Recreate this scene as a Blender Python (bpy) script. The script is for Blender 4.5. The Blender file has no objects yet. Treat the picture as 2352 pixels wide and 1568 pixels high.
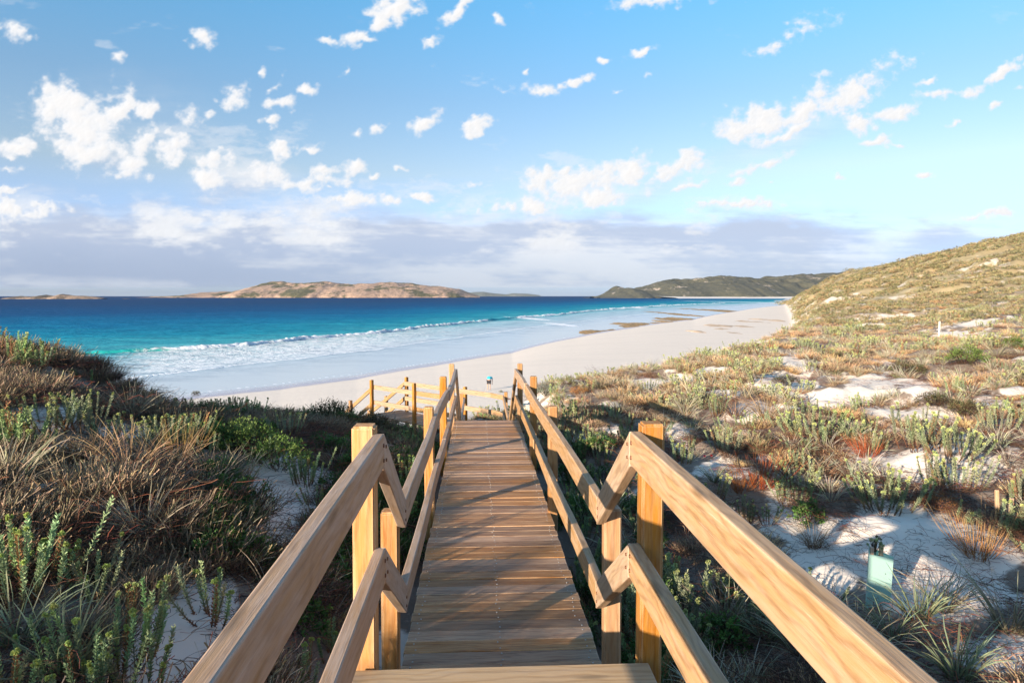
import bpy, bmesh, math, random
import numpy as np
from mathutils import Vector, Matrix
random.seed(7); rng = np.random.default_rng(7)
C = bpy.context.scene.collection
SC = bpy.context.scene
R = math.radians
# ------------------------------------------------------------------ camera frame (plan units: the 2352 px wide plan)
F = 1568.0; CX, CY = 1176.0, 784.0; HOR = 679.5; U0 = 1101.0; CAMZ = 10.0
PITCH = math.atan((CY-HOR)/F); YAW = math.atan((CX-U0)/F)
def ray(u, v):
    x = (u-CX)/F; y = 1.0; z = -(v-CY)/F
    y2 = y*math.cos(PITCH)+z*math.sin(PITCH); z2 = -y*math.sin(PITCH)+z*math.cos(PITCH)
    x3 = x*math.cos(YAW)+y2*math.sin(YAW); y3 = -x*math.sin(YAW)+y2*math.cos(YAW)
    return x3, y3, z2
def project(x, y, z):
    z = z-CAMZ
    x2 = x*math.cos(YAW)-y*math.sin(YAW); y2 = x*math.sin(YAW)+y*math.cos(YAW)
    y3 = y2*math.cos(PITCH)-z*math.sin(PITCH); z3 = y2*math.sin(PITCH)+z*math.cos(PITCH)
    y3 = np.maximum(y3, 1e-3)
    return CX+F*x2/y3, CY-F*z3/y3
# ------------------------------------------------------------------ numpy noise
def _h(ix, iy, seed):
    n = (ix.astype(np.int64)*374761393 + iy.astype(np.int64)*668265263 + seed*1442695041) & 0xffffffff
    n = ((n ^ (n >> 13))*1274126177) & 0xffffffff
    n = n ^ (n >> 16)
    return (n & 0xffffff)/float(0xffffff)
def vnoise(x, y, seed=0):
    x = np.asarray(x, float); y = np.asarray(y, float)
    ix = np.floor(x); iy = np.floor(y); fx = x-ix; fy = y-iy
    fx = fx*fx*fx*(fx*(fx*6-15)+10); fy = fy*fy*fy*(fy*(fy*6-15)+10)
    a = _h(ix, iy, seed); b = _h(ix+1, iy, seed); c = _h(ix, iy+1, seed); d = _h(ix+1, iy+1, seed)
    return (a+(b-a)*fx)*(1-fy)+(c+(d-c)*fx)*fy
def fbm(x, y, seed=0, oct=4, gain=.5):
    s = 0; a = 1; t = 0
    for i in range(oct):
        s = s+a*vnoise(x*2**i+17.3*i, y*2**i-9.1*i, seed+i); t += a; a *= gain
    return s/t
def sstep(a, b, x):
    t = np.clip((x-a)/(b-a), 0, 1); return t*t*(3-2*t)
# ------------------------------------------------------------------ terrain
def azu(u): return math.atan((u-U0)/F)
DR = np.array([.5,3,5,7,9,11,13,16,20,25,32,42,60,90,150,250,400,700,1600])
N5 = -5
TAB = [
 (-math.pi, [8.0,8.2,8.6,9,9.3,9.6,9.8,10,10.5,11,12,13,14,16,18,20,25,25,25]),
 (-2.4,     [8.0,8.3,8.6,8.9,9.1,9.2,9.3,9.4,9.5,10,10.5,11,12,12,12,12,12,12,12]),
 (-math.pi/2,[7.9,8.2,8.5,8.8,9.0,9.1,9.1,9.0,8.8,8,7,5,3,1,N5,N5,N5,N5,N5]),
 (azu(-900),[7.8,8.2,8.5,8.8,9.0,9.2,9.1,8.8,8,6.8,5,3.5,2,0,N5,N5,N5,N5,N5]),
 (azu(0),   [7.8,8.15,8.45,8.7,8.95,9.1,8.95,8.3,7.2,5.8,4,2.5,1,N5,N5,N5,N5,N5,N5]),
 (azu(200), [7.8,8.05,8.3,8.5,8.7,8.8,8.6,7.9,6.9,5.6,4,2.4,1,N5,N5,N5,N5,N5,N5]),
 (azu(400), [7.7,7.95,8.15,8.25,8.3,8.25,7.9,7.2,6.2,5,3.5,2,0,N5,N5,N5,N5,N5,N5]),
 (azu(600), [7.6,7.8,7.95,8.0,7.95,7.85,7.75,7.3,6.3,5.2,3.6,2,0,N5,N5,N5,N5,N5,N5]),
 (azu(800), [7.5,7.6,7.6,7.6,7.6,7.6,7.55,7.1,6.3,5.3,3.7,2.2,0,N5,N5,N5,N5,N5,N5]),
 (azu(1000),[7.5,7.5,7.4,7.4,7.4,7.3,7.1,6.2,5.7,4.9,3.4,2.1,0,N5,N5,N5,N5,N5,N5]),
 (azu(1101),[7.5,7.5,7.4,7.35,7.3,7.2,6.9,5.8,5.75,5.5,4.2,2.2,0,N5,N5,N5,N5,N5,N5]),
 (azu(1180),[7.5,7.4,7.35,7.3,7.25,7.15,7.0,6.4,6.1,5.7,4.4,2.4,0,N5,N5,N5,N5,N5,N5]),
 (azu(1250),[7.4,7.4,7.3,7.2,7.15,7.1,7.1,7.15,7.3,6.8,5,3,0.5,N5,N5,N5,N5,N5,N5]),
 (azu(1400),[7.4,7.4,7.3,7.2,7.2,7.2,7.2,7.25,7.25,7.1,5.8,3.3,1,N5,N5,N5,N5,N5,N5]),
 (azu(1600),[7.4,7.4,7.4,7.3,7.3,7.3,7.35,7.35,7.35,7.4,7.15,5.5,2.4,0,N5,N5,N5,N5,N5]),
 (azu(1750),[7.4,7.45,7.4,7.35,7.35,7.4,7.4,7.45,7.5,7.55,7.5,7.35,4.0,1,N5,N5,N5,N5,N5]),
 (azu(1815),[7.4,7.5,7.45,7.4,7.4,7.4,7.4,7.45,7.5,7.6,7.6,7.6,6.4,1.5,0,0,-1,-2,N5]),
 (azu(1835),[7.4,7.5,7.45,7.4,7.4,7.4,7.4,7.45,7.5,7.6,7.6,7.7,7.0,3.5,1,2,4.5,5.5,5]),
 (azu(1870),[7.4,7.5,7.5,7.4,7.4,7.4,7.4,7.45,7.5,7.6,7.6,7.7,7.5,6.5,5.6,7.2,11.5,14,14]),
 (azu(1940),[7.4,7.5,7.5,7.45,7.45,7.45,7.45,7.5,7.5,7.6,7.6,7.6,7.8,8.0,8.7,12.4,19.5,28.5,26]),
 (azu(2100),[7.4,7.55,7.6,7.55,7.5,7.5,7.5,7.5,7.6,7.6,7.6,7.5,8.0,9.2,12.2,19,29,36,35]),
 (azu(2352),[7.4,7.6,7.7,7.7,7.75,7.8,7.8,7.8,7.8,7.9,8.0,8.3,9.2,11.6,18.8,31,41,46,45]),
 (azu(2900),[7.4,7.6,7.8,7.9,8.0,8.0,8.1,8.2,8.4,8.7,9.0,9.7,11,16,26,42,55,60,60]),
 (math.pi/2,[7.5,7.8,8,8,8.1,8.3,8.5,9,9.5,10,11,12,15,20,30,45,60,65,65]),
 (math.pi,  [8.0,8.2,8.6,9,9.3,9.6,9.8,10,10.5,11,12,13,14,16,18,20,25,25,25]),
]
_AZ = np.linspace(-math.pi, math.pi, 1801); _LD = np.linspace(math.log(.5), math.log(1600), 420)
_raw = np.array([np.interp(_LD, np.log(DR), np.array(z, float)) for a, z in TAB])
_G = np.stack([np.interp(_AZ, [a for a, z in TAB], _raw[:, k]) for k in range(len(_LD))], 1)
def _blur(g, n, ax):
    for _ in range(3):
        pad = [(0, 0), (0, 0)]; pad[ax] = (n, n)
        gp = np.pad(g, pad, mode='edge'); cs = np.cumsum(gp, ax)
        cs = np.insert(cs, 0, 0, ax); w = 2*n+1
        g = (np.take(cs, np.arange(w, cs.shape[ax]), ax)-np.take(cs, np.arange(0, cs.shape[ax]-w), ax))/w
    return g
_G = _blur(_blur(_G, 4, 0), 4, 1)
SHU = [-3000,-900,-400,0,400,650,820,1000,1176,1326,1450,1600,1701,1816,1850,1900,2100,2600]
SHD = [40,46,52,59,69,77.6,86.6,103,125,170,218,296,440,713,900,1200,1400,1400]
W1U = [-3000,-400,0,350,500,700,875,1050,1176,1326,1500,1700,1830,1900,2600]
W1D = [55,62,70,86,95,109.6,128.5,161,196,255,380,640,1000,1400,1700]
W2U = [-3000,-400,0,275,430,575,750,875,1075,1176,1281,1466,1700,1836,1900,2600]
W2D = [90,105,116,124,131,140,163,182,250,300,350,560,920,1206,1600,1900]
def u_of(az): return U0+F*np.tan(np.clip(az, -1.2, 1.2))
def polar(x, y):
    az = np.arctan2(x, y); r = np.hypot(x, y)
    return az, np.maximum(r*np.maximum(np.cos(az), .6), .3)
def gridval(az, D):
    fa = (az+math.pi)/(2*math.pi)*(len(_AZ)-1); fd = (np.log(np.clip(D, .5, 1599))-_LD[0])/(_LD[-1]-_LD[0])*(len(_LD)-1)
    ia = np.clip(np.floor(fa).astype(int), 0, len(_AZ)-2); i_d = np.clip(np.floor(fd).astype(int), 0, len(_LD)-2)
    ta = fa-ia; td = fd-i_d
    return (_G[ia, i_d]*(1-ta)+_G[ia+1, i_d]*ta)*(1-td)+(_G[ia, i_d+1]*(1-ta)+_G[ia+1, i_d+1]*ta)*td
# walkway centre line (x0,y0,z0,x1,y1,z1,half width) for keeping the ground below it
WX = .124
PATHS = [(WX,-3,8.42,WX,3.0,8.42,.75),(WX,3.0,8.3,WX,3.8,7.85,.75),(WX,3.8,7.82,WX,12.7,7.67,.75),(WX,12.7,7.6,WX,15.7,6.15,.7),
         (WX,15.7,6.15,WX-.2,20,6.15,.8),(-.15,19.6,6.15,-3.0,22.6,6.15,.75),(-3.0,22.6,6.15,-6.5,26.3,3.6,.7)]
def path_info(x, y):
    best = np.full(np.shape(x), 99.); zz = np.zeros(np.shape(x))
    for x0,y0,z0,x1,y1,z1,h in PATHS:
        dx, dy = x1-x0, y1-y0; L2 = dx*dx+dy*dy
        t = np.clip(((x-x0)*dx+(y-y0)*dy)/L2, 0, 1)
        d = np.hypot(x-x0-t*dx, y-y0-t*dy)-h
        m = d < best; best = np.where(m, d, best); zz = np.where(m, z0+t*(z1-z0), zz)
    return best, zz
def ground(x, y, full=False):
    x = np.asarray(x, float); y = np.asarray(y, float)
    az, D = polar(x, y); u = u_of(az)
    dune = gridval(az, D)
    dsh = np.interp(u, SHU, SHD); off = dsh-D
    w = np.clip(D/160, .35, 1.6)
    beach = np.where(off > 0, 2.1*(1-np.exp(-off/(60*w))), np.maximum(off*.045/w, -14))
    amp = np.clip(D*.035, .10, .34)*np.clip((dune-beach)/1.5, 0, 1)
    hum = (fbm(x*.75, y*.75, 3, 4)-.5)*2.0*amp+(fbm(x*.12, y*.12, 9, 3)-.5)*np.clip((D-30)/100, 0, 1)*5*np.clip((dune-beach)/3, 0, 1)
    hum = hum+(fbm(x*.03, y*.03, 19, 4)-.5)*np.clip((D-120)/200, 0, 1)*9*np.clip((dune-beach)/6, 0, 1)
    dune = dune+hum
    k = .8; h = np.clip(.5+.5*(dune-beach)/k, 0, 1)
    z = beach*(1-h)+dune*h+k*h*(1-h)
    pd, pz = path_info(x, y)
    lim = pz-.28+np.maximum(pd, 0)*.9+np.where(pd > 2.5, 99, 0)
    z = np.minimum(z, lim)
    if full: return z, dune-beach, off, D, u
    return z
# bare sand patches, planned on the sloping ground (u, v, ru, rv)
SAND = [(640,1165,75,85),(600,1110,45,40),(420,1490,80,80),(480,1390,40,50),(900,1500,40,40),(1660,1075,75,28),(1555,1000,40,30),(1830,1205,100,30),(2080,1200,130,45),
 (1900,1290,120,75),(2060,1300,110,90),(2230,1260,110,70),(2150,1370,140,60),(2280,1500,90,35),(1800,885,70,35),(1900,920,90,30),(1730,940,45,25),(2000,880,70,30),
 (2120,890,60,22),(2020,950,70,20),(2150,950,70,24),(2270,930,50,24),(1500,905,25,22),(1480,880,50,14),(1570,870,45,14),(1300,870,40,8),(1640,850,60,10),(2100,1075,60,14),
 (1810,830,40,18),(2080,735,90,14),(1990,745,60,12),(2200,770,50,10),(1560,1015,25,24),(2210,1010,30,14),(1400,930,30,12),(1180,930,80,28),(280,990,50,10),(100,960,60,16),
 (240,1160,35,14),(1400,980,20,14),(1290,1090,18,14),(2230,740,60,10), (1960,1040,40,10),(2330,900,30,14),(40,1170,30,12), (120,1120,40,12),(1660,905,50,10),(1760,1050,30,12)]
def sandmask(x, y, z):
    u, v = project(x, y, z); m = np.zeros(np.shape(x))
    wob = (fbm(x*1.7, y*1.7, 31, 3)-.5)*1.3
    for a, b, ra, rb in SAND:
        if b < 1100 and a > 1101: ra, rb = ra*.85, rb*.85
        if a < 1000: ra, rb = ra*1.25, rb*1.25
        m = np.maximum(m, 1.25-np.hypot((u-a)/ra, (v-b)/rb)+wob)
    return sstep(0, .5, m)*(y > 1.5)
# ------------------------------------------------------------------ mesh helpers
def new_mesh(name, V, faces, attrs=None, smooth=False, mats=None, face_mat=None):
    me = bpy.data.meshes.new(name)
    V = np.asarray(V, np.float32)
    me.vertices.add(len(V)); me.vertices.foreach_set('co', V.ravel())
    idx = []; starts = []; tot = 0
    for f in faces:
        f = np.asarray(f, np.int32)
        if f.size == 0: continue
        n, k = f.shape; idx.append(f.ravel()); starts.append(tot+np.arange(n)*k); tot += n*k
    idx = np.concatenate(idx); starts = np.concatenate(starts).astype(np.int32)
    me.loops.add(len(idx)); me.loops.foreach_set('vertex_index', idx)
    me.polygons.add(len(starts)); me.polygons.foreach_set('loop_start', starts)
    if smooth: me.polygons.foreach_set('use_smooth', np.ones(len(starts), bool))
    if attrs:
        for k, (typ, dat) in attrs.items():
            a = me.attributes.new(k, typ, 'POINT')
            a.data.foreach_set('vector' if typ == 'FLOAT_VECTOR' else 'value', np.asarray(dat, np.float32).ravel())
    if mats:
        for m in mats: me.materials.append(m)
    if face_mat is not None: me.polygons.foreach_set('material_index', np.asarray(face_mat, np.int32))
    me.update(calc_edges=True); me.validate()
    return me
def link(name, me, parent=None, loc=None):
    o = bpy.data.objects.new(name, me); C.objects.link(o)
    if parent: o.parent = parent
    if loc is not None: o.location = loc
    return o
def tag(o, label=None, cat=None, group=None, kind=None):
    if label: o['label'] = label
    if cat: o['category'] = cat
    if group: o['group'] = group
    if kind: o['kind'] = kind
    return o
def empty(name, loc=(0,0,0)):
    o = bpy.data.objects.new(name, None); C.objects.link(o); o.location = loc; o.empty_display_size = .2; return o
# ------------------------------------------------------------------ node helpers
class NT:
    def __init__(s, tree): s.t = tree; s.n = tree.nodes; s.l = tree.links
    def add(s, typ, **kw):
        nd = s.n.new(typ)
        ins = kw.pop('ins', {})
        for k, v in kw.items(): setattr(nd, k, v)
        for k, v in ins.items():
            if isinstance(v, bpy.types.NodeSocket): s.l.new(v, nd.inputs[k])
            else: nd.inputs[k].default_value = v
        return nd
    def math(s, op, a, b=0., c=None, clamp=False):
        nd = s.n.new('ShaderNodeMath'); nd.operation = op; nd.use_clamp = clamp
        for i, v in enumerate((a, b, c)):
            if v is None: continue
            if isinstance(v, bpy.types.NodeSocket): s.l.new(v, nd.inputs[i])
            else: nd.inputs[i].default_value = v
        return nd.outputs[0]
    def mix(s, f, a, b, blend='MIX'):
        nd = s.n.new('ShaderNodeMix'); nd.data_type = 'RGBA'; nd.blend_type = blend
        for k, v in ((0, f), (6, a), (7, b)):
            if isinstance(v, bpy.types.NodeSocket): s.l.new(v, nd.inputs[k])
            else: nd.inputs[k].default_value = v if k == 0 else (tuple(v)+(1,) if len(v) == 3 else v)
        return nd.outputs[2]
    def ramp(s, fac, stops, interp='LINEAR'):
        nd = s.n.new('ShaderNodeValToRGB'); cr = nd.color_ramp; cr.interpolation = interp
        while len(cr.elements) < len(stops): cr.elements.new(.5)
        for e, (p, c) in zip(cr.elements, stops):
            e.position = p; e.color = (c, c, c, 1) if isinstance(c, (int, float)) else tuple(c)+(1,)
        s.l.new(fac, nd.inputs[0]); return nd.outputs[0]
    def noise(s, vec, scale=5, detail=4, rough=.55, dist=0.):
        nd = s.add('ShaderNodeTexNoise', ins={'Scale': scale, 'Detail': detail, 'Roughness': rough, 'Distortion': dist})
        if vec is not None: s.l.new(vec, nd.inputs['Vector'])
        return nd.outputs[0]
    def mapping(s, vec, loc=(0,0,0), rot=(0,0,0), scale=(1,1,1), typ='POINT'):
        nd = s.add('ShaderNodeMapping', vector_type=typ); s.l.new(vec, nd.inputs[0])
        nd.inputs['Location'].default_value = loc; nd.inputs['Rotation'].default_value = rot; nd.inputs['Scale'].default_value = scale
        return nd.outputs[0]
def material(name):
    m = bpy.data.materials.new(name); m.use_nodes = True; t = NT(m.node_tree)
    b = m.node_tree.nodes['Principled BSDF']; return m, t, b
def col8(r, g, b):
    f = lambda c: ((c/255+.055)/1.055)**2.4 if c > 10 else c/255/12.92
    return (f(r), f(g), f(b))
# ------------------------------------------------------------------ wood
def wood(name, c1, c2, weather, wcol, rough=.6, ring=1.0, spec=.35, streak=.3):
    m, t, b = material(name)
    at = t.add('ShaderNodeAttribute', attribute_name='gc').outputs['Vector']
    warp = t.noise(t.mapping(at, scale=(1.1, 3, 3)), 1.6, 3)
    fine = t.noise(t.mapping(at, scale=(1.2, 60, 60)), 3.0, 4, .6)
    sep = t.add('ShaderNodeSeparateXYZ'); t.l.new(at, sep.inputs[0])
    # plain-sawn figure: bands of (across + warp)
    q = t.math('ADD', t.math('MULTIPLY', sep.outputs[1], 5.5), t.math('MULTIPLY', warp, 1.1))
    q = t.math('ADD', q, t.math('MULTIPLY', sep.outputs[2], 4.2))
    band = t.math('SINE', t.math('MULTIPLY', q, 34*ring))
    band = t.math('MULTIPLY_ADD', band, .5, .5)
    band = t.math('POWER', band, 3.0)
    mid = t.noise(t.mapping(at, scale=(.55, 30, 30)), 2.6, 6, .75)
    f = t.math('ADD', t.math('MULTIPLY', band, .36), t.math('MULTIPLY', t.math('ADD', fine, mid), .42))
    base = t.mix(t.ramp(f, [(.28, 0.), (.72, 1.)]), c1, c2)
    base = t.mix(t.ramp(mid, [(.56, 0.), (.66, .55)]), base, tuple(c*.45 for c in c2))
    broad = t.noise(t.mapping(at, scale=(.9, 5, 5)), 2.2, 4, .6)
    base = t.mix(t.ramp(broad, [(.4, 0.), (.75, .30)]), base, tuple(c*.6 for c in c1))
    wn = t.noise(t.mapping(at, scale=(1.2, 11, 11)), 2.5, 5, .7)
    w = t.ramp(wn, [(.5-.22*weather, 0.), (.72-.12*weather, 1.)])
    base = t.mix(t.math('MULTIPLY', w, .25+.5*weather), base, wcol)
    sc = t.noise(t.mapping(at, rot=(0, 0, .05), scale=(1.6, 60, 60)), 1.3, 4, .8)
    s2 = t.ramp(sc, [(.62, 0.), (.7, 1.)])
    base = t.mix(t.math('MULTIPLY', s2, streak), base, tuple(min(1, c*1.35+.08) for c in wcol))
    bv = t.add('ShaderNodeBevel', samples=3, ins={'Radius': .010}); gn = t.add('ShaderNodeNewGeometry')
    dt = t.add('ShaderNodeVectorMath', operation='DOT_PRODUCT'); t.l.new(bv.outputs[0], dt.inputs[0]); t.l.new(gn.outputs['True Normal'], dt.inputs[1])
    ew = t.math('MULTIPLY', t.ramp(dt.outputs['Value'], [(.80, 1.), (.985, 0.)]), t.ramp(wn, [(.36, .15), (.55, 1.)]))
    base = t.mix(t.math('MULTIPLY', ew, .75), base, tuple(min(1, c*1.2+.10) for c in wcol))
    # knots
    vo = t.add('ShaderNodeTexVoronoi', feature='F1', ins={'Scale': 1.0}); t.l.new(t.mapping(at, scale=(1.6, 7, 7)), vo.inputs['Vector'])
    kn = t.ramp(vo.outputs['Distance'], [(.05, 1.), (.15, 0.)])
    base = t.mix(t.math('MULTIPLY', kn, .65), base, tuple(c*.3 for c in c1))
    rnd = t.add('ShaderNodeAttribute', attribute_name='bid').outputs['Fac']
    hv = t.add('ShaderNodeHueSaturation'); t.l.new(base, hv.inputs['Color'])
    t.l.new(t.math('MULTIPLY_ADD', rnd, .60, .66), hv.inputs['Value'])
    t.l.new(t.math('MULTIPLY_ADD', t.math('FRACT', t.math('MULTIPLY', rnd, 7.3)), .35, .82), hv.inputs['Saturation'])
    t.l.new(hv.outputs[0], b.inputs['Base Color'])
    b.inputs['Roughness'].default_value = rough; b.inputs['Specular IOR Level'].default_value = spec
    hgt = t.math('ADD', t.math('MULTIPLY', fine, .6), t.math('MULTIPLY', w, .3))
    bp = t.add('ShaderNodeBump', ins={'Strength': .5, 'Distance': .004, 'Height': hgt}); t.l.new(bp.outputs[0], b.inputs['Normal'])
    return m
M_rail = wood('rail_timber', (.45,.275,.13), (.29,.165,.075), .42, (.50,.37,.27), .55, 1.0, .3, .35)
M_raild = wood('shade_tinted_rail_timber', (.42,.26,.14), (.30,.175,.09), .85, (.46,.36,.30), .55, 1.0, .3, .4)  # greyer copy of the rail timber; left-side shade is put into its colour
M_post = wood('post_timber', (.50,.235,.072), (.35,.145,.04), .45, (.50,.35,.20), .6, .7, .3, .1)
M_deck = wood('deck_timber', (.34,.16,.060), (.18,.080,.031), .55, (.52,.33,.18), .5, 1.3, .3, .7)
M_nose = wood('sunlit_tone_nosing_timber', (.66,.48,.29), (.48,.32,.17), .5, (.50,.40,.30), .55, .8, .3, .3)  # base colour brightened so the nosing reads sunlit even where it lies in shade
def simple(name, col, rough=.6, metal=0, noise=.0, nscale=20, spec=.5):
    m, t, b = material(name)
    if noise:
        tc = t.add('ShaderNodeTexCoord').outputs['Object']; n = t.noise(tc, nscale, 4)
        t.l.new(t.mix(t.ramp(n, [(.3, 0.), (.7, 1.)]), tuple(c*(1-noise) for c in col), tuple(min(1, c*(1+noise)) for c in col)), b.inputs['Base Color'])
    else: b.inputs['Base Color'].default_value = (*col, 1)
    b.inputs['Roughness'].default_value = rough; b.inputs['Metallic'].default_value = metal; b.inputs['Specular IOR Level'].default_value = spec
    return m
M_bolt = simple('galvanised_steel', (.42,.40,.38), .45, .8, .2, 60)
M_rust = simple('rusty_bolt', (.16,.07,.035), .6, .4, .3, 90)
def set_gc(me, fn):
    n = len(me.vertices); co = np.empty(n*3, np.float32); me.vertices.foreach_get('co', co); co = co.reshape(-1, 3)
    g, bid = fn(co)
    a = me.attributes.new('gc', 'FLOAT_VECTOR', 'POINT'); a.data.foreach_set('vector', g.astype(np.float32).ravel())
    a = me.attributes.new('bid', 'FLOAT', 'POINT'); a.data.foreach_set('value', np.broadcast_to(bid, (n,)).astype(np.float32).copy())
def beam(name, p0, p1, w, h, mat, parent, bev=.006, nseg=1, bow=None, label=None, bid=None, vert=None):
    """rail with upright cut ends: p0, p1 = top centre line"""
    p0 = Vector(p0); p1 = Vector(p1); d = (p1-p0); L = d.length; hd = Vector((d.x, d.y, 0)).normalized(); lat = Vector((hd.y, -hd.x, 0))
    bm = bmesh.new(); rings = []
    for i in range(nseg+1):
        tt = i/nseg; c = p0.lerp(p1, tt)
        if bow: c = c+lat*bow(tt)[0]+Vector((0, 0, bow(tt)[1]))
        r = [bm.verts.new(c+lat*sx*w/2+Vector((0, 0, sz*h))) for sx, sz in ((-1,0),(1,0),(1,-1),(-1,-1))]
        rings.append(r)
    for a, b_ in zip(rings[:-1], rings[1:]):
        for k in range(4): bm.faces.new((a[k], a[(k+1)%4], b_[(k+1)%4], b_[k]))
    bm.faces.new(rings[0][::-1]); bm.faces.new(rings[-1])
    bmesh.ops.recalc_face_normals(bm, faces=bm.faces)
    es = [e for e in bm.edges if e.calc_face_angle(0) > .8]
    bmesh.ops.bevel(bm, geom=es, offset=bev, segments=2, affect='EDGES', profile=.5)
    me = bpy.data.meshes.new(name); bm.to_mesh(me); bm.free(); me.materials.append(mat)
    for p in me.polygons: p.use_smooth = False
    off = rng.random(3)*20
    ax = d.normalized(); la = lat; nn = ax.cross(la)
    def fn(co):
        q = co-np.array(p0)
        g = np.stack([q@np.array(ax), q@np.array(la), q@np.array(nn)], 1)+off
        return g, (rng.random() if bid is None else bid)
    set_gc(me, fn)
    # local origin at p0
    o = link(name, me, parent)
    if label: o['label'] = label
    return o
def post(name, x, y, z0, z1, s, mat, parent, rot=0., bev=.008, bid=None, label=None):
    bm = bmesh.new(); bmesh.ops.create_cube(bm, size=1)
    for v in bm.verts: v.co = Vector((v.co.x*s, v.co.y*s, (v.co.z+.5)*(z1-z0)))
    bmesh.ops.bevel(bm, geom=list(bm.edges), offset=bev, segments=2, affect='EDGES')
    me = bpy.data.meshes.new(name); 
    off = rng.random(3)*20
    bm.to_mesh(me); bm.free(); me.materials.append(mat)
    set_gc(me, lambda co: (co[:, [2,0,1]]+off, rng.random() if bid is None else bid))
    o = link(name, me, parent, (x, y, z0)); o.rotation_euler = (random.uniform(-.006,.006), random.uniform(-.006,.006), rot+random.uniform(-.02,.02))
    if label: o['label'] = label
    return o
def disc_mesh(name, pts, mat, r=.012, thick=.006):
    """round heads: pts = list of (pos, normal)"""
    bm = bmesh.new()
    for p, n in pts:
        M = Matrix.Translation(p) @ Vector(n).to_track_quat('Z', 'Y').to_matrix().to_4x4()
        bmesh.ops.create_cone(bm, cap_ends=True, segments=12, radius1=r, radius2=r*.75, depth=thick, matrix=M)
    me = bpy.data.meshes.new(name); bm.to_mesh(me); bm.free(); me.materials.append(mat); return me
def deck(name, boards, mat, parent, bev=.0025):
    """boards: list of (corner quads at top as 4 xyz CCW, thickness). grain along first edge"""
    bm = bmesh.new(); gl = bm.verts.layers.float_vector.new('gc'); bl = bm.verts.layers.float.new('bid')
    for q, th in boards:
        q = [Vector(p) for p in q]
        c = sum(q, Vector())/4; off = Vector(rng.random(3)*30); bid = float(rng.random())
        tl = Vector((0, 0, random.uniform(-.0025, .0025)))
        sb = bmesh.new()
        top = [sb.verts.new(p+tl) for p in q]; bot = [sb.verts.new(p+tl-Vector((0, 0, th))) for p in q]
        sb.faces.new(top); sb.faces.new(bot[::-1])
        for k in range(4): sb.faces.new((top[k], bot[k], bot[(k+1)%4], top[(k+1)%4]))
        bmesh.ops.recalc_face_normals(sb, faces=sb.faces)
        bmesh.ops.bevel(sb, geom=list(sb.edges), offset=bev, segments=2, affect='EDGES')
        ax = (q[1]-q[0]).normalized(); la = (q[3]-q[0]).normalized()
        mp = {}
        for v in sb.verts:
            nv = bm.verts.new(v.co); r = v.co-c
            nv[gl] = Vector((r.dot(ax), r.dot(la), r.z))+off; nv[bl] = bid; mp[v] = nv
        for f in sb.faces: bm.faces.new([mp[v] for v in f.verts])
        sb.free()
    me = bpy.data.meshes.new(name); bm.to_mesh(me); bm.free(); me.materials.append(mat)
    return link(name, me, parent)
# ------------------------------------------------------------------ BOARDWALK
XL, XR = -.513, .761            # post centres
RL, RR = XL+.075, XR-.075       # rail centres (50 mm rails on the inner faces)
DL, DRr = -.470, .725           # deck edges between the rails
zw = lambda y: 7.81-(y-3.8)*.0155     # walkway surface
bw = empty('boardwalk', (WX, 3, 7.6)); tag(bw, 'long timber boardwalk with handrails running straight down through the dunes to a lower landing', 'boardwalk')
bwP = bw
class _P: pass
def P(o):   # keep world coordinates for parts under an empty that is not at the origin
    o.matrix_parent_inverse = bwP.matrix_basis.inverted(); return o
bw.location = (WX, 3, 7.6)
bpy.context.view_layer.update()
def adopt(root):
    inv = Matrix.Translation(root.location).inverted()
    for ch in root.children: ch.matrix_parent_inverse = inv.copy()
Z0 = 8.385
# upper platform boards (run across)
bd = []
y = 2.885
while y > -1.2:
    w = .19 if y > 2.8 else .14
    e = .10 if y > 2.9 else .02
    bd.append(([(XL-.03 if y > 2.8 else DL, y-w, Z0), (XR-.02 if y > 2.8 else DRr, y-w, Z0), (XR-.02 if y > 2.8 else DRr, y, Z0), (XL-.03 if y > 2.8 else DL, y, Z0)], .042)); y -= w+.004
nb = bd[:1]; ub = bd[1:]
deck('step_nosing', nb, M_nose, bw)['label'] = 'worn edge board of the upper platform, its pale colour brightened as if sunlit'
deck('upper_platform', ub, M_deck, bw)
# three steps down
st = []
for k, (yy, zz) in enumerate(((2.90,8.19),(3.19,8.04),(3.48,7.89))):
    st.append(([(DL+.02, yy+.005, zz), (DRr-.02, yy+.005, zz), (DRr-.02, yy+.14, zz), (DL+.02, yy+.14, zz)], .04))
    st.append(([(DL+.02, yy+.144, zz), (DRr-.02, yy+.144, zz), (DRr-.02, yy+.28, zz), (DL+.02, yy+.28, zz)], .04))
for k in range(3): deck('step', st[2*k:2*k+2], M_deck, bw)
# main walkway boards
bd = []; y = 3.82; scr = []
while y < 12.66:
    w = .138
    j = random.uniform(-.006, .006); j2 = random.uniform(-.006, .006)
    bd.append(([(DL+j, y, zw(y)), (DRr+j2, y, zw(y)), (DRr+j2, y+w, zw(y+w)), (DL+j, y+w, zw(y+w))], .042))
    for xx in (DL+.06, WX, DRr-.06):
        for q in (.03, .108): scr.append((Vector((xx+random.uniform(-.015,.015), y+q, zw(y+q)+.001)), (0,0,1)))
    y += w+.003
deck('walkway_deck', bd, M_deck, bw)
so = link('screw_heads', disc_mesh('screw_heads', scr, M_bolt, .0055, .003), bw)
so['kind'] = 'stuff'
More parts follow.
